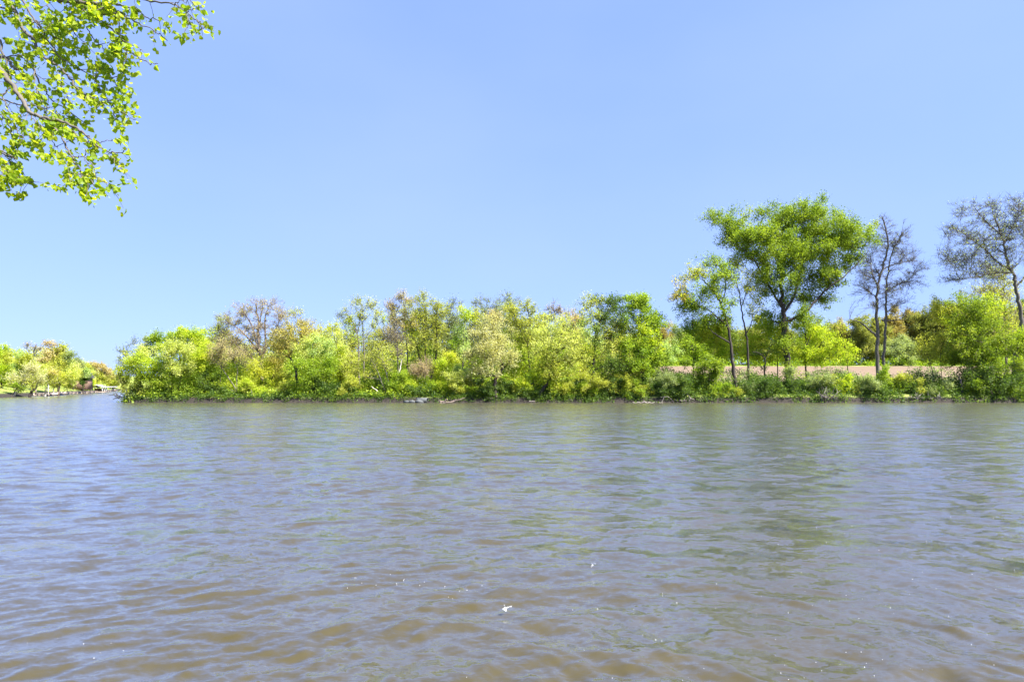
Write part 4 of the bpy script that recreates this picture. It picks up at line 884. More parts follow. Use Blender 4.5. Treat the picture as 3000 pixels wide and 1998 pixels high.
pt = strip(520, -51, 14, 78.7, 81.0, 37, lambda x, y: 0.1 + 1.5 * np.clip(np.sin(x * 0.7) * np.sin(x * 0.23 + 1), 0, 1))
scatter_clumps('undergrowth', 'dark weeds hanging over the water edge of the left part of the far bank', LM['deep'], pt, np.full(len(pt), 0.5), 30, 0.18, 48)

def grass_tufts(name, label, x0, x1, y0, y1, n, hgt, seed, cond=None):
    rng = np.random.default_rng(seed)
    x = rng.uniform(x0, x1, n); y = rng.uniform(y0, y1, n)
    d = river_dist(x, y); ok = (d > 1.3) & (d < 14)
    if cond is not None:
        ok &= cond(x, y)
    x, y = x[ok], y[ok]; k = len(x)
    z = gz(x, y) - 0.02
    a = rng.uniform(0, 2 * np.pi, k); w = 0.035; h = hgt * rng.uniform(0.5, 1.3, k)
    lx, ly = rng.normal(size=k) * 0.35 * h, rng.normal(size=k) * 0.35 * h
    p0 = np.stack([x - w * np.cos(a), y - w * np.sin(a), z], 1); p1 = np.stack([x + w * np.cos(a), y + w * np.sin(a), z], 1)
    p2 = np.stack([x + lx * 0.4 + w * 0.7 * np.cos(a), y + ly * 0.4 + w * 0.7 * np.sin(a), z + h * 0.6], 1)
    p3 = np.stack([x + lx, y + ly, z + h], 1)
    mb = MB(); mb.add(np.stack([p0, p1, p2, p3], 1), np.arange(k * 4).reshape(k, 4), np.clip(0.5 + 0.3 * wob(x, y, 0.7, 4) + rng.normal(size=k) * 0.15, 0, 1))
    tag(mb.build(name, LM['grass']), label, 'grass', kind='stuff')
grass_tufts('grass', 'long yellow-green grass along the far shore', -52, 78, 79, 88, 26000, 0.45, 21)
grass_tufts('grass', 'sunlit grass on the left bank', -185, -90, 95, 300, 16000, 0.4, 22, lambda x, y: x < -0.64 * y)

# ------------------------------------------------------------------ fallen wood, post, pipe, stones
def sticks(mb, paths, D, r, rng, sides=5):
    for q in paths:
        P = catmull([W(a, b, D + (c[0] if c else 0)) for a, b, *c in q], 8)
        P[:, 2] = np.maximum(P[:, 2], 0.0)
        P[1:-1] += rng.normal(size=(6, 3)) * r * 0.4
        mb.tubes(P[None], (r * np.linspace(1, 0.4, 8))[None], sides)
rng = np.random.default_rng(77)
def wood_piece(name, label, paths, D, r, bark='drift', cat='driftwood'):
    mb = MB(); sticks(mb, paths, D, r, rng)
    o0 = mb.v[0][0].copy(); o0[2] = 0
    return tag(mb.build(name, BM[bark], smooth=True, origin=o0), label, cat)
wood_piece('driftwood', 'pale forked driftwood branch floating in front of the grey-green willow bush', [[(1893, 1189), (1880, 1185), (1866, 1180), (1853, 1178)], [(1891, 1190), (1900, 1184), (1919, 1178)], [(1873, 1183), (1877, 1187)]], 78.2, 0.13)
wood_piece('dead_branches', 'tangle of pale dead branches at the waterline under the grey-green willow bush', [[(1937, 1180), (1944, 1167), (1950, 1162), (1965, 1168), (1975, 1180)], [(1950, 1163), (1935, 1164)], [(1978, 1170), (1986, 1178)], [(1990, 1174), (2012, 1173)],
    [(2018, 1176), (2022, 1166), (2012, 1154)], [(1931, 1185), (1950, 1184)], [(1923, 1182), (1925, 1176)], [(2020, 1165), (2035, 1172)]], 79.0, 0.07, cat='dead branches')
pl = []
for i in range(34):
    a = rng.uniform(-2.6, -0.4); l = rng.uniform(12, 42); x0 = rng.uniform(2405, 2452)
    pl.append([(x0, rng.uniform(1162, 1176)), (x0 + math.cos(a) * l * .5 + rng.normal() * 3, 1170 + math.sin(a) * l * .5, rng.normal() * .3), (x0 + math.cos(a) * l, 1170 + math.sin(a) * l, rng.normal() * .5)])
wood_piece('brush_pile', 'pile of pale dead brush at the water right of the cottonwood', pl, 79.2, 0.045, cat='brush pile')
pl = []
for i in range(16):
    a = rng.uniform(-2.4, -0.7); l = rng.uniform(8, 22); x0 = rng.uniform(2665, 2760)
    pl.append([(x0, rng.uniform(1160, 1174)), (x0 + math.cos(a) * l * .5, 1166 + math.sin(a) * l * .5), (x0 + math.cos(a) * l, 1166 + math.sin(a) * l, .3)])
pl.append([(2660, 1164), (2700, 1166), (2765, 1165)])
wood_piece('exposed_roots', 'exposed pale roots in the dark cut bank below the two saplings', pl, 79.3, 0.05, cat='roots')
wood_piece('fallen_branch', 'dark fallen branch jutting from the grassy shore, right of the grey drain pipe', [[(1285, 1175), (1300, 1177), (1318, 1180), (1340, 1172), (1362, 1165)], [(1289, 1182), (1302, 1179), (1318, 1179)], [(1302, 1177), (1308, 1170), (1312, 1172)], [(1315, 1179), (1330, 1175), (1335, 1170)]], 78.6, 0.13, bark='brown', cat='branch')
wood_piece('fallen_branch', 'thin dark branch fallen into the water off the left tip', [[(352, 1161), (335, 1158), (318, 1158)], [(352, 1166), (340, 1166), (330, 1169)], [(345, 1159), (338, 1153), (330, 1153)], [(360, 1164), (345, 1163), (336, 1161)]], 80.5, 0.08, bark='dark', cat='branch')
wood_piece('floating_log', 'short pale log floating below the leaning dark trunk', [[(1550, 1176), (1558, 1176), (1568, 1176)]], 78.4, 0.09, cat='log')
wood_piece('dead_branch', 'white dead stem leaning left among the thin trunks, left of the middle', [[(1112, 1152), (1100, 1142), (1088, 1132)]], 80.6, 0.08, bark='pale', cat='dead wood')
wood_piece('dead_branch', 'pale slanting dead stem beside the thin bare grey tree', [[(1170, 1092), (1174, 1070), (1178, 1052)]], 84, 0.10, bark='pale', cat='dead wood')
wood_piece('wooden_post', 'leaning weathered wooden post at the edge of the field', [[(2821, 1150), (2816, 1125), (2810, 1101)]], 80.2, 0.17, bark='grey', cat='post')

concrete = plain_material('weathered_concrete', (0.06, 0.066, 0.068), (0.12, 0.128, 0.13), 0.85)
blackm = plain_material('pipe_shade', (0.01, 0.01, 0.01), (0.025, 0.022, 0.02), 0.95)
# drain pipe: an open grey tube lying on the shore, its dark mouth turned to the river
c = W(1245, 1173, 79.3); c[2] = 0.30
pr = thing('drain_pipe', c, 'grey drain pipe with a dark round mouth lying on the grassy shore', 'pipe')
k = 16; ang = np.arange(k) * 2 * np.pi / k
ax = np.array([0.93, -0.36, 0.0]); sd = np.array([0.36, 0.93, 0.0]); upv = np.array([0, 0, 1.0])
def ring(t, r): return ax * t + r * (np.cos(ang)[:, None] * sd + np.sin(ang)[:, None] * upv)
V = np.concatenate([ring(-1.1, .33), ring(.4, .33), ring(.4, .26), ring(-1.0, .26)])
i = np.arange(4 * k).reshape(4, k)
mb = MB(); mb.add(V, np.concatenate([np.stack([i[j], np.roll(i[j], -1), np.roll(i[j + 1], -1), i[j + 1]], -1) for j in range(3)]))
mb.build('pipe_wall', concrete, pr)
V = np.concatenate([ring(-.55, .255), ring(-.56, .01)])
mb = MB(); i = np.arange(2 * k).reshape(2, k); mb.add(V, np.stack([i[0], np.roll(i[0], -1), np.roll(i[1], -1), i[1]], -1)); mb.build('pipe_shade_disc', blackm, pr)  # added near-black disc paints the shade inside the pipe
for px, sx, lab in ((1228, .9, 'broken grey concrete slab lying left of the drain pipe'), (1207, .7, 'small tilted grey concrete lump, second left of the drain pipe'), (1192, .6, 'low grey concrete lump at the water, farthest left of the drain pipe')):
    c = W(px, 1175, 79.1); c[2] = 0.12
    rr = np.random.default_rng(px); bm_ = MB()
    n_, m_ = 7, 5
    th, ph_ = np.meshgrid(np.linspace(0, 2 * np.pi, n_ + 1)[:-1], np.linspace(0.15, np.pi - 0.15, m_))
    rad = 1 + rr.normal(size=th.shape) * 0.13
    V = np.stack([np.cos(th) * np.sin(ph_) * rad * sx * .7, np.sin(th) * np.sin(ph_) * rad * sx * .45, np.cos(ph_) * rad * sx * .32], -1)
    i = np.arange(n_ * m_).reshape(m_, n_)
    bm_.add(V, np.stack([i[:-1], np.roll(i[:-1], -1, 1), np.roll(i[1:], -1, 1), i[1:]], -1).reshape(-1, 4))
    o = bm_.build('concrete_lump', concrete); o.location = c
    tag(o, lab, 'concrete lump', 'concrete rubble on the shore')

# ------------------------------------------------------------------ left bank: dock, boathouse, slips, house
white = plain_material('white_paint', (0.70, 0.71, 0.72), (0.82, 0.82, 0.82), 0.5)
roofm = plain_material('pale_metal_roof', (0.62, 0.66, 0.70), (0.74, 0.77, 0.80), 0.45)
woodm = plain_material('grey_dock_wood', (0.36, 0.28, 0.22), (0.54, 0.44, 0.37), 0.85)
darkm = plain_material('dark_wood', (0.05, 0.05, 0.06), (0.12, 0.11, 0.12), 0.8)
brickm = plain_material('brown_brick', (0.15, 0.09, 0.065), (0.23, 0.145, 0.105), 0.9)
bluem = plain_material('blue_cover', (0.10, 0.14, 0.24), (0.18, 0.23, 0.36), 0.6)
d0 = W(118, 1153, 126); d0[2] = 0
e0 = W(190, 1153, 152); dirv = e0 - d0; L0 = float(np.hypot(dirv[0], dirv[1])); rz = math.atan2(dirv[1], dirv[0])
u2 = np.array([math.cos(rz), math.sin(rz), 0]); n2 = np.array([-u2[1], u2[0], 0])
dk = thing('dock', d0, 'low grey wooden dock along the left bank below the white-trunked sycamore', 'dock')
mb = MB(); mb.box(u2 * L0 / 2 + np.array([0, 0, .42]), (L0, 1.8, .14), rz); mb.build('deck', woodm, dk)
mb = MB(); mb.box(u2 * L0 / 2 - n2 * .93 + np.array([0, 0, .28]), (L0, .06, .3), rz); mb.build('fascia', woodm, dk)
for t in np.linspace(0.01, .99, 7):
    mb = MB(); mb.box(u2 * L0 * t - n2 * .75 + np.array([0, 0, .1 if t > .1 else .5]), (.18, .18, 1.3 if t > .1 else 2.0), rz); mb.build('post', woodm, dk)
for px, hgt, D, lab, mt in ((120, 1.6, 124, 'wooden mooring post at the near end of the dock', woodm), (140, 1.9, 135, 'pale blue upright post on the dock', roofm), (153, 1.5, 140, 'thin pale post near the middle of the dock', white)):
    c = W(px, 1150, D); q = c - d0; t = float(q @ u2); c = d0 + u2 * t + n2 * .3; c[2] = .49
    mb = MB(); mb.box((0, 0, hgt / 2), (.17, .17, hgt)); mb.box((0, 0, hgt + .04), (.22, .22, .06)); o = mb.build('mooring_post', mt); o.location = c
    tag(o, lab, 'post')
# low timber seawall along the lawn
sw = thing('seawall', (-110.0, 147.0, 0), 'low tan timber seawall along the lawn of the left bank', 'wall')
mb = MB(); mc = MB()
pw_ = catmull([(-103, 131, 0), (-110.5, 147.5, 0), (-118, 164, 0), (-134, 197.5, 0), (-146, 222, 0)], 24)
for q0, q1 in zip(pw_[:-1], pw_[1:]):
    dv = q1 - q0; l_ = float(np.hypot(dv[0], dv[1])); m_ = (q0 + q1) / 2 - np.array([-110.0, 147.0, 0]) + np.array([.35, 0, 0])
    mb.box(m_ + np.array([0, 0, .22]), (l_ + .02, .16, .55), math.atan2(dv[1], dv[0])); mc.box(m_ + np.array([0, 0, .54]), (l_ + .02, .34, .08), math.atan2(dv[1], dv[0]))
mb.build('wall_boards', woodm, sw); mc.build('cap_rail', woodm, sw)
# boathouse
BD = 196.0
c = W(289, 1148, BD); c[2] = 0.0
bh = thing('boathouse', c, 'open white boathouse with a pale gabled roof standing at the water', 'boathouse')
ry = R(18); cu, su = math.cos(ry), math.sin(ry)
def Lp(x, y, z): return np.array([x * cu - y * su, x * su + y * cu, z])
wd, dp, he, hr = 2.1, 2.6, 2.15, 3.1
mb = MB(); mb.box((0, 0, .28), (4.6, 5.8, .25), ry); mb.build('deck', woodm, bh)
for x in (-wd, wd):
    for y in (-dp, 0, dp):
        mb = MB(); q = Lp(x, y, 1.27); mb.box(q, (.34, .34, 1.74), ry); mb.build('post', white, bh)
mb = MB()
for sgn in (-1, 1):
    ridge = [Lp(0, -dp - .5, hr + .02), Lp(0, dp + .5, hr + .02)]; eave = [Lp(sgn * (wd + .6), -dp - .5, he - .05), Lp(sgn * (wd + .6), dp + .5, he - .05)]
    q = np.array([ridge[0], ridge[1], eave[1], eave[0]]); q2 = q + np.array([0, 0, .12])
    mb.add(np.concatenate([q, q2]), [[0, 1, 2, 3], [4, 7, 6, 5], [0, 3, 7, 4], [1, 5, 6, 2], [2, 6, 7, 3]])
mb.build('roof', roofm, bh)
for y in (-dp, dp):
    q = [Lp(-wd, y - .06, he + .1), Lp(wd, y - .06, he + .1), Lp(.05, y - .06, hr - .05), Lp(-.05, y - .06, hr - .05)]
    q2 = [v + Lp(0, .12, 0) for v in q]
    mb = MB(); mb.add(np.array(q + q2), [[0, 1, 2, 3], [7, 6, 5, 4], [0, 4, 5, 1], [1, 5, 6, 2], [3, 2, 6, 7], [0, 3, 7, 4]]); mb.build('gable', darkm, bh)
mb = MB(); mb.box(Lp(-wd * .2, dp * .9, 1.1), (3.4, .12, 1.2), ry); mb.build('back_wall', brickm, bh)
bh.scale = (.78, .78, .78)
# boat slips farther up the channel
for i_, (px, D, wid, lab) in enumerate(((309, 222, 3.2, 'white-topped boat slip next to the boathouse'), (322, 236, 3.4, 'middle white-topped boat slip of the three'), (334, 250, 3.6, 'farthest white-topped boat slip by the leafy point'))):
    c = W(px, 1146, D); c[2] = 0
    bl = thing('boat_slip', c, lab, 'boat slip', 'covered boat slips of the far channel')
    mb = MB(); mb.box((0, 0, 3.0), (wid, 5, .22), .3); mb.box((0, 0, 3.16), (wid * .6, 5, .12), .3); mb.build('canopy', white, bl)
    for x in (-1, 1):
        for y in (-1, 1):
            cx, cy = x * (wid / 2 - .15), y * 2.3
            mb = MB(); mb.box((cx * math.cos(.3) - cy * math.sin(.3), cx * math.sin(.3) + cy * math.cos(.3), 1.35), (.16, .16, 3.1), .3); mb.build('post', darkm, bl)
    mb = MB(); mb.box((0, 0, .38), (wid * 1.05, 5.4, .16), .3); mb.build('deck', woodm, bl)
    # the moored boat under it
    bt = thing('moored_boat', c + np.array([0, 0, .47]), ('small covered boat resting in the slip next to the boathouse', 'white boat resting in the middle boat slip', 'white boat resting in the farthest boat slip')[i_], 'boat', 'boats in the slips')
    n_ = 9; t = np.linspace(-1, 1, n_); hw = .85 * (1 - np.clip(t, 0, 1) ** 2.2)
    prof = []
    for tt, h_ in zip(t, hw):
        prof.append([[x_ * (h_ + .02), tt * 2.1, z_] for x_, z_ in ((-1, .75 + .15 * max(tt, 0)), (-.75, .25), (0, .02), (.75, .25), (1, .75 + .15 * max(tt, 0)))])
    V = np.array(prof).reshape(-1, 3); i2 = np.arange(n_ * 5).reshape(n_, 5)
    mb = MB(); mb.add(V, np.stack([i2[:-1, :-1], i2[1:, :-1], i2[1:, 1:], i2[:-1, 1:]], -1).reshape(-1, 4)); o = mb.build('hull', white, bt); 
    top = V.reshape(n_, 5, 3)[:, [0, 4]].copy(); top = np.stack([top[:, 0], top.mean(1) + np.array([0, 0, .3]), top[:, 1]], 1).reshape(-1, 3)
    i2 = np.arange(n_ * 3).reshape(n_, 3)
    mb = MB(); mb.add(top, np.stack([i2[:-1, :-1], i2[:-1, 1:], i2[1:, 1:], i2[1:, :-1]], -1).reshape(-1, 4)); mb.build('boat_cover', bluem if i_ == 0 else white, bt)
    bt.rotation_euler = (0, 0, .3); bt.scale = bl.scale = (.58, .58, .58); bt.location.z = .28
# brown house half hidden by the trees
c = W(228, 1140, 182); c[2] = gz1(c[0], c[1])
ho = thing('brown_house', c, 'brown house half hidden behind the trees left of the boathouse', 'house')
mb = MB(); mb.box((0, 0, 1.6), (6, 5, 3.4), .3); mb.build('wall', brickm, ho)
q = np.array([[-3.5, -3, 3.2], [3.5, -3, 3.2], [3.5, 3, 3.2], [-3.5, 3, 3.2], [-3.5, 0, 4.8], [3.5, 0, 4.8]]); ca, sa = math.cos(.3), math.sin(.3)
q = np.stack([q[:, 0] * ca - q[:, 1] * sa, q[:, 0] * sa + q[:, 1] * ca, q[:, 2] + .12], 1)
mb = MB(); mb.add(q, [[0, 1, 5, 4], [2, 3, 4, 5], [0, 4, 4, 3], [1, 2, 5, 5], [0, 3, 2, 1]]); mb.build('roof', darkm, ho)

# ------------------------------------------------------------------ overhanging tree in the upper left
rng = np.random.default_rng(9)
ZS = 2.53
def Z(x, y, D): return W(x / ZS, (y - 45) / ZS, D)
BR = [  # (points in the close-up, depth at start, depth at end, radius at start, radius at end)
    ([(-700, 250), (-300, 60), (0, -40), (200, -8), (330, 15), (420, 40), (520, 58), (610, 70), (720, 70), (880, 85), (1000, 110)], 5.6, 5.3, .05, .006),
    ([(500, 56), (610, 48), (750, 25), (880, 10), (1010, 20), (1100, 50), (1280, 75), (1380, 140), (1480, 215), (1530, 218)], 5.5, 5.0, .016, .003),
    ([(-500, -250), (-200, -80), (0, 20), (90, 80), (150, 240), (240, 340), (320, 470), (400, 510), (500, 600), (560, 690), (700, 780), (830, 830), (920, 890), (1010, 930)], 5.9, 5.2, .026, .003),
    ([(-800, 350), (-300, 420), (0, 570), (60, 650), (150, 760), (220, 870), (320, 920), (430, 940), (560, 990), (640, 1050), (760, 1150), (860, 1180), (940, 1150)], 5.4, 5.0, .034, .003),
    ([(310, 915), (430, 1030), (490, 1130), (550, 1240), (610, 1340), (690, 1400), (740, 1460)], 5.2, 4.9, .011, .003),
    ([(610, 1335), (560, 1360), (520, 1400)], 4.95, 4.9, .004, .0025), ([(612, 1340), (590, 1380), (605, 1430)], 4.95, 4.9, .004, .0025),
    ([(545, 1205), (640, 1215), (690, 1290), (712, 1360), (780, 1400), (830, 1450)], 5.0, 5.0, .005, .0025),
    ([(630, 1150), (640, 1230), (660, 1290)], 5.0, 5.0, .004, .0025),
    ([(-600, 380), (0, 460), (90, 540), (150, 560), (230, 530), (270, 620), (330, 720), (390, 800), (480, 850), (570, 920), (650, 960)], 6.0, 5.6, .017, .003),
    ([(610, 75), (740, 190), (850, 280), (940, 390), (1000, 460), (1100, 510), (1170, 520)], 5.4, 5.2, .010, .003),
    ([(540, 60), (530, 160), (545, 280), (600, 340), (650, 390)], 5.5, 5.6, .006, .003),
    ([(590, 80), (700, 150), (880, 150), (1000, 210), (1130, 270), (1240, 350)], 5.4, 5.2, .009, .003),
    ([(270, 200), (350, 340), (450, 470), (560, 540), (690, 610), (830, 620), (930, 570)], 5.6, 5.4, .009, .003),
    ([(130, 0), (260, 200), (300, 260), (420, 330), (560, 400), (650, 480), (690, 540)], 5.7, 5.5, .010, .003),
    ([(850, 290), (930, 350), (1010, 390), (1060, 430)], 5.3, 5.2, .005, .0025),
    ([(1000, 110), (1090, 180), (1200, 200), (1250, 240)], 5.3, 5.2, .006, .0025),
    ([(1280, 80), (1340, 60), (1400, 50), (1430, 65)], 5.1, 5.1, .004, .0025), ([(1380, 140), (1440, 110), (1490, 100)], 5.1, 5.0, .004, .0025),
    ([(1380, 150), (1400, 210), (1370, 285)], 5.1, 5.0, .004, .0025), ([(1400, 210), (1430, 260), (1437, 300)], 5.1, 5.0, .004, .0025), ([(1460, 200), (1495, 250), (1497, 275)], 5.1, 5.0, .004, .0025),
    ([(940, 400), (930, 460), (912, 550)], 5.2, 5.2, .004, .0025), ([(830, 830), (850, 900), (865, 960), (880, 990)], 5.3, 5.2, .004, .0025),
    ([(640, 1050), (700, 1090), (760, 1100), (830, 1090), (890, 1080)], 5.1, 5.1, .004, .0025), ([(520, 1010), (620, 1080), (700, 1120), (800, 1200), (880, 1270), (910, 1300)], 5.1, 5.0, .005, .0025),
    ([(0, 780), (130, 820), (290, 830), (380, 880), (450, 900)], 5.7, 5.5, .008, .003), ([(0, 340), (60, 560), (70, 680), (30, 760), (50, 840), (110, 960), (140, 1080), (110, 1150)], 5.6, 5.5, .010, .003),
    ([(220, 880), (270, 960), (330, 1040), (300, 1090)], 5.3, 5.3, .006, .0025), ([(300, 980), (380, 1060), (400, 1120), (430, 1150)], 5.3, 5.2, .005, .0025),
    ([(0, 100), (150, 150), (260, 210), (360, 200), (470, 240)], 5.8, 5.7, .008, .003), ([(0, 480), (170, 455), (330, 480), (440, 450)], 5.8, 5.7, .006, .003),
    ([(-300, 1000), (-100, 1130), (0, 1200), (60, 1270), (110, 1330), (160, 1375)], 5.2, 5.2, .010, .003), ([(-200, 1200), (-60, 1290), (0, 1310), (50, 1370)], 5.2, 5.1, .006, .003),
    ([(240, 530), (270, 720), (330, 830), (400, 850), (440, 960)], 5.5, 5.4, .006, .003), ([(-100, 900), (0, 900), (60, 960), (100, 1050), (200, 1050), (260, 1120)], 5.5, 5.4, .007, .003),
    ([(700, 640), (760, 740), (800, 790), (850, 800)], 5.4, 5.3, .004, .0025), ([(460, 600), (455, 680), (500, 760), (480, 830)], 5.5, 5.4, .005, .003), ([(690, 610), (740, 560), (760, 540)], 5.4, 5.4, .004, .0025), ([(830, 620), (850, 660), (875, 690)], 5.4, 5.3, .004, .0025),
    ([(700, 150), (780, 120), (850, 170), (900, 260)], 5.4, 5.3, .005, .0025), ([(720, 70), (800, 110), (880, 130), (960, 170), (1030, 190)], 5.4, 5.3, .006, .0025), ([(330, 15), (360, 100), (420, 180), (440, 240)], 5.6, 5.6, .006, .003), ([(640, 250), (700, 340), (760, 400), (800, 470)], 5.4, 5.4, .005, .0025), ([(850, 420), (880, 450), (900, 470)], 5.3, 5.3, .004, .0025)]
base = np.array([-9.2, 4.6, gz1(-9.2, 4.6)]); base = np.array([-9.6, 0.2, gz1(-9.6, 0.2)])
ov = thing('overhanging_tree', base, 'near tree reaching in from the upper left with sunlit heart-shaped leaves on thin hanging twigs', 'tree')
mb = MB()
tp = catmull([base - [0, 0, .3], base + [.1, .6, 2.5], base + [.4, 2.0, 5.0], base + [.9, 3.6, 7.0], base + [1.4, 5.0, 9.5]], 22)
mb.tubes(tp[None], np.linspace(.30, .07, 22)[None], 10)
mb.build('trunk', BM['grey'], ov, smooth=True, origin=base)
bmesh_ = MB(); LC, LDir, LCl = [], [], []
tips = []
for bi, (pts, da, db, ra, rb) in enumerate(BR):
    n_ = len(pts); D_ = np.linspace(da, db, n_)
    P3 = [Z(x, y, d) for (x, y), d in zip(pts, D_)]
    if pts[0][0] < -150:                                            # main boughs start on the trunk
        j = int(np.linalg.norm(tp[:, None] - np.array(P3)[None, :1] - np.array([0, 0, -.8]), axis=2).argmin())
        P3 = [tp[j]] + P3
    k_ = 5 * len(P3); P = catmull(P3, k_)
    P[1:-1] += rng.normal(size=(k_ - 2, 3)) * .006
    rr = ra + (rb - ra) * np.linspace(0, 1, k_) ** .7
    bmesh_.tubes(P[None], rr[None], 6)
    tips.append((P[-1], (P[-1] - P[-3])))
    # side twigs with a leaf cluster at the end
    seg = np.linalg.norm(np.diff(P, axis=0), axis=1); cum = np.concatenate([[0], np.cumsum(seg)])
    s0 = 0.06
    px_ = 1500 + P[:, 0] / P[:, 1] * F
    while s0 < cum[-1]:
        t = np.interp(s0, cum, np.arange(k_)); i_ = min(int(t), k_ - 2)
        q = P[i_] * (1 - (t - i_)) + P[i_ + 1] * (t - i_); tang = P[i_ + 1] - P[i_]; tang /= np.linalg.norm(tang)
        inner = 1.0 if 1500 + q[0] / q[1] * F < 260 else 0.55
        if 1500 + q[0] / q[1] * F > -120 and rng.random() < (0.75 if inner == 1.0 else 0.6):
            dr = tang * .5 + rng.normal(size=3) * .75 + np.array([0, 0, -.25]); dr /= np.linalg.norm(dr)
            ln = rng.uniform(.05, .20) * (1.15 if inner == 1.0 else 0.8)
            e = q + dr * ln + np.array([0, 0, -.02])
            bmesh_.tubes(np.stack([q, q + dr * ln * .5 + rng.normal(size=3) * .008, e])[None], np.array([[.0030, .0024, .0018]]), 4)
            tips.append((e, dr))
        s0 += rng.uniform(.04, .095)
bmesh_.build('branch', BM['grey'], ov, smooth=True, origin=base)
# heart-shaped leaf, folded along the midrib: outline points (along, across, lift)
half = [(0.0, 0.0, 0.0), (-.06, .26, .05), (.12, .47, .10), (.38, .46, .10), (.62, .30, .06), (.82, .13, .02), (1.0, 0.0, -.05)]
allV, allF, allT, nv = [], [], [], 0
for e, dr in tips:
    ncl = rng.integers(8, 15) if e[0] < -3.25 else rng.integers(3, 7); ctint = rng.normal() * .16
    for _ in range(ncl):
        st = e + rng.normal(size=3) * np.array([.028, .028, .022]) - dr * rng.uniform(0, .05)
        u = rng.normal(size=3) * .8 + np.array([0, 0, -.65]); u /= np.linalg.norm(u)
        nrm = np.cross(u, rng.normal(size=3)); nrm /= np.linalg.norm(nrm); v = np.cross(nrm, u)
        L_ = rng.uniform(.026, .056)
        curl = rng.uniform(-.15, .25)
        rightp = [(a, b, c * rng.uniform(.5, 1.8)) for a, b, c in half]
        vs = [st + L_ * (a * u + b * v + (c - curl * a * a) * nrm) for a, b, c in rightp] + [st + L_ * (a * u - b * v + (c - curl * a * a) * nrm) for a, b, c in rightp[1:-1]]
        # midrib points 0 .. 6 ; right 1..5 ; left 7..11
        mids = [st + L_ * (a * u - curl * a * a * nrm) for a in (.12, .38, .62, .82)]
        vs += mids                                                   # 12..15
        o_ = nv
        fs = [[0, 1, 2, 12], [12, 2, 3, 13], [13, 3, 4, 14], [14, 4, 5, 15], [15, 5, 6, 6], [0, 12, 8, 7], [12, 13, 9, 8], [13, 14, 10, 9], [14, 15, 11, 10], [15, 6, 6, 11]]
        allV += vs; allF += [[o_ + x for x in f_] for f_ in fs]; nv += len(vs)
        allT += [float(np.clip(.5 + ctint + rng.normal() * .2, 0, 1))] * len(fs)
AV = np.array(allV)
fq = np.array(allF)
# triangles are written as quads with a repeated corner: split them off into a proper mesh with from_pydata
me = bpy.data.meshes.new('foliage')
faces = [tuple(dict.fromkeys(f_)) for f_ in fq.tolist()]
me.from_pydata((AV - base).tolist(), [], faces)
at_ = me.attributes.new('tint', 'FLOAT', 'FACE'); at_.data.foreach_set('value', np.array(allT, np.float32))
me.materials.append(LM['near']); me.update()
lo = bpy.data.objects.new('foliage', me); sc.collection.objects.link(lo); lo.parent = ov

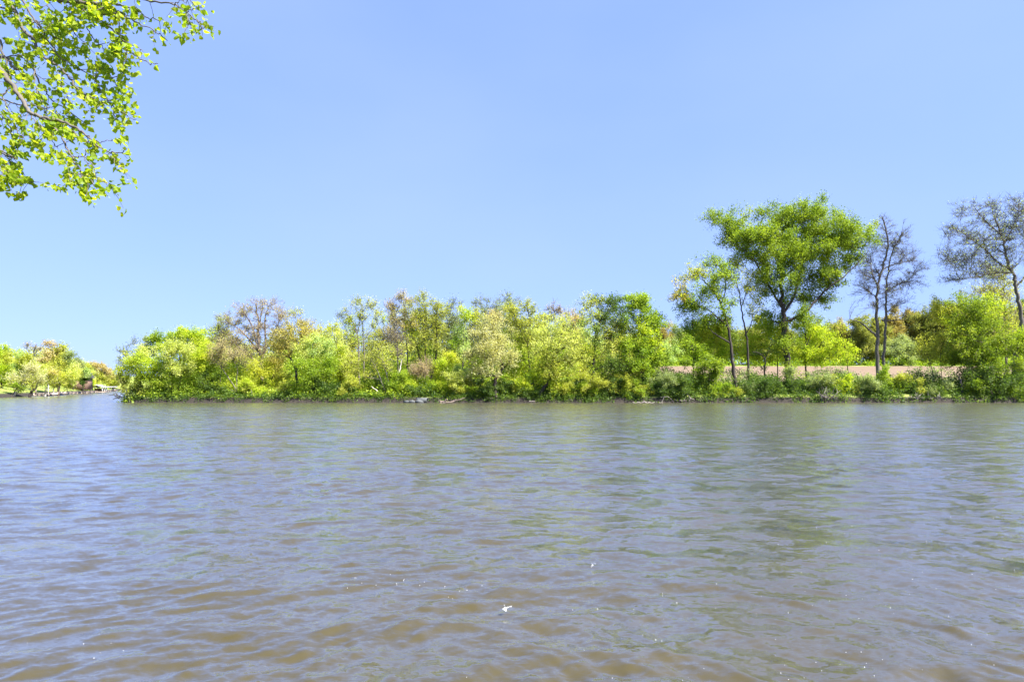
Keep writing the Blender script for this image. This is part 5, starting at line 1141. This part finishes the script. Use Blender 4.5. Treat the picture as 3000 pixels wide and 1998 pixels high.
# ------------------------------------------------------------------ small white splash on the water
foam = plain_material('white_foam_and_glints', (0.8, 0.82, 0.84), (0.9, 0.91, 0.92), 0.4, 20)  # white of the splash, the foam and the modelled sun glints
def splash(name, label, px, py, n, sx, seed, arc=True):
    rng = np.random.default_rng(seed)
    D = CZ * F / (py - HY); c = W(px, py, D); c[2] = 0.02
    mb = MB()
    for i in range(n):
        if arc and i > n * .45:
            t = rng.random(); q = np.array([sx * 2.6 * t, sx * 1.9 * math.sin(t * 1.4), .035 + .012 * rng.random()]); r_ = rng.uniform(.0015, .004)
        else:
            q = rng.normal(size=3) * np.array([sx * .32, sx * .25, .012]) + np.array([0, 0, .035]); r_ = rng.uniform(.003, .007)
        V = np.array([[1, 0, 0], [0, 1, 0], [-1, 0, 0], [0, -1, 0], [0, 0, .7], [0, 0, -.7]]) * r_ * rng.uniform(.7, 1.3, 3) + q
        mb.add(V, [[0, 1, 4, 4], [1, 2, 4, 4], [2, 3, 4, 4], [3, 0, 4, 4], [1, 0, 5, 5], [2, 1, 5, 5], [3, 2, 5, 5], [0, 3, 5, 5]])
    me = bpy.data.meshes.new(name)
    me.from_pydata(np.concatenate(mb.v).tolist(), [], [tuple(dict.fromkeys(f_)) for f_ in np.concatenate(mb.f).tolist()])
    me.materials.append(foam)
    o = bpy.data.objects.new(name, me); sc.collection.objects.link(o); o.location = c
    tag(o, label, 'splash', kind='stuff')
splash('water_splash', 'small white splash of droplets on the near water', 1478, 1800, 60, .028, 3)
splash('water_splash', 'tiny arc of white droplets right of the small splash', 1735, 1668, 12, .02, 4)

# foam flecks at left; further right, white flecks modelled in place of sun glints
rng = np.random.default_rng(31)
mb = MB()
for px, py, sx, sy, n in ((1090, 1705, 120, 12, 26), (1310, 1725, 60, 14, 16), (2140, 1790, 260, 60, 26), (2500, 1740, 170, 70, 34), (2600, 1930, 260, 50, 36), (2880, 1690, 90, 30, 20), (2250, 1950, 260, 40, 26), (2750, 1500, 160, 60, 20), (2480, 1380, 120, 40, 10), (1750, 1900, 200, 60, 14), (230, 1910, 120, 40, 16), (2440, 1560, 120, 30, 10)):
    qx, qy = rng.normal(px, sx, n), np.clip(rng.normal(py, sy, n), 1330, 2060)
    qx, qy = qx[::2], qy[::2]
    D = CZ * F / (qy - HY); X = (qx - 1500) / F * D; Z = waves(X, D)[0]
    for x, y, z in zip(X, D, Z):
        r_ = rng.uniform(.0015, .0042) * (y / 6) ** .7
        V = np.array([[1, 0, 0], [0, 1, 0], [-1, 0, 0], [0, -1, 0], [0, 0, .8], [0, 0, -.8]]) * r_ * rng.uniform(.7, 1.4, 3) + np.array([x, y, z + .5 * r_])
        mb.add(V, [[0, 1, 4, 4], [1, 2, 4, 4], [2, 3, 4, 4], [3, 0, 4, 4], [1, 0, 5, 5], [2, 1, 5, 5], [3, 2, 5, 5], [0, 3, 5, 5]])
tag(mb.build('foam_and_glint_flecks', foam), 'scattered tiny white flecks, foam and modelled sun glints, on the near water', 'foam', kind='stuff')
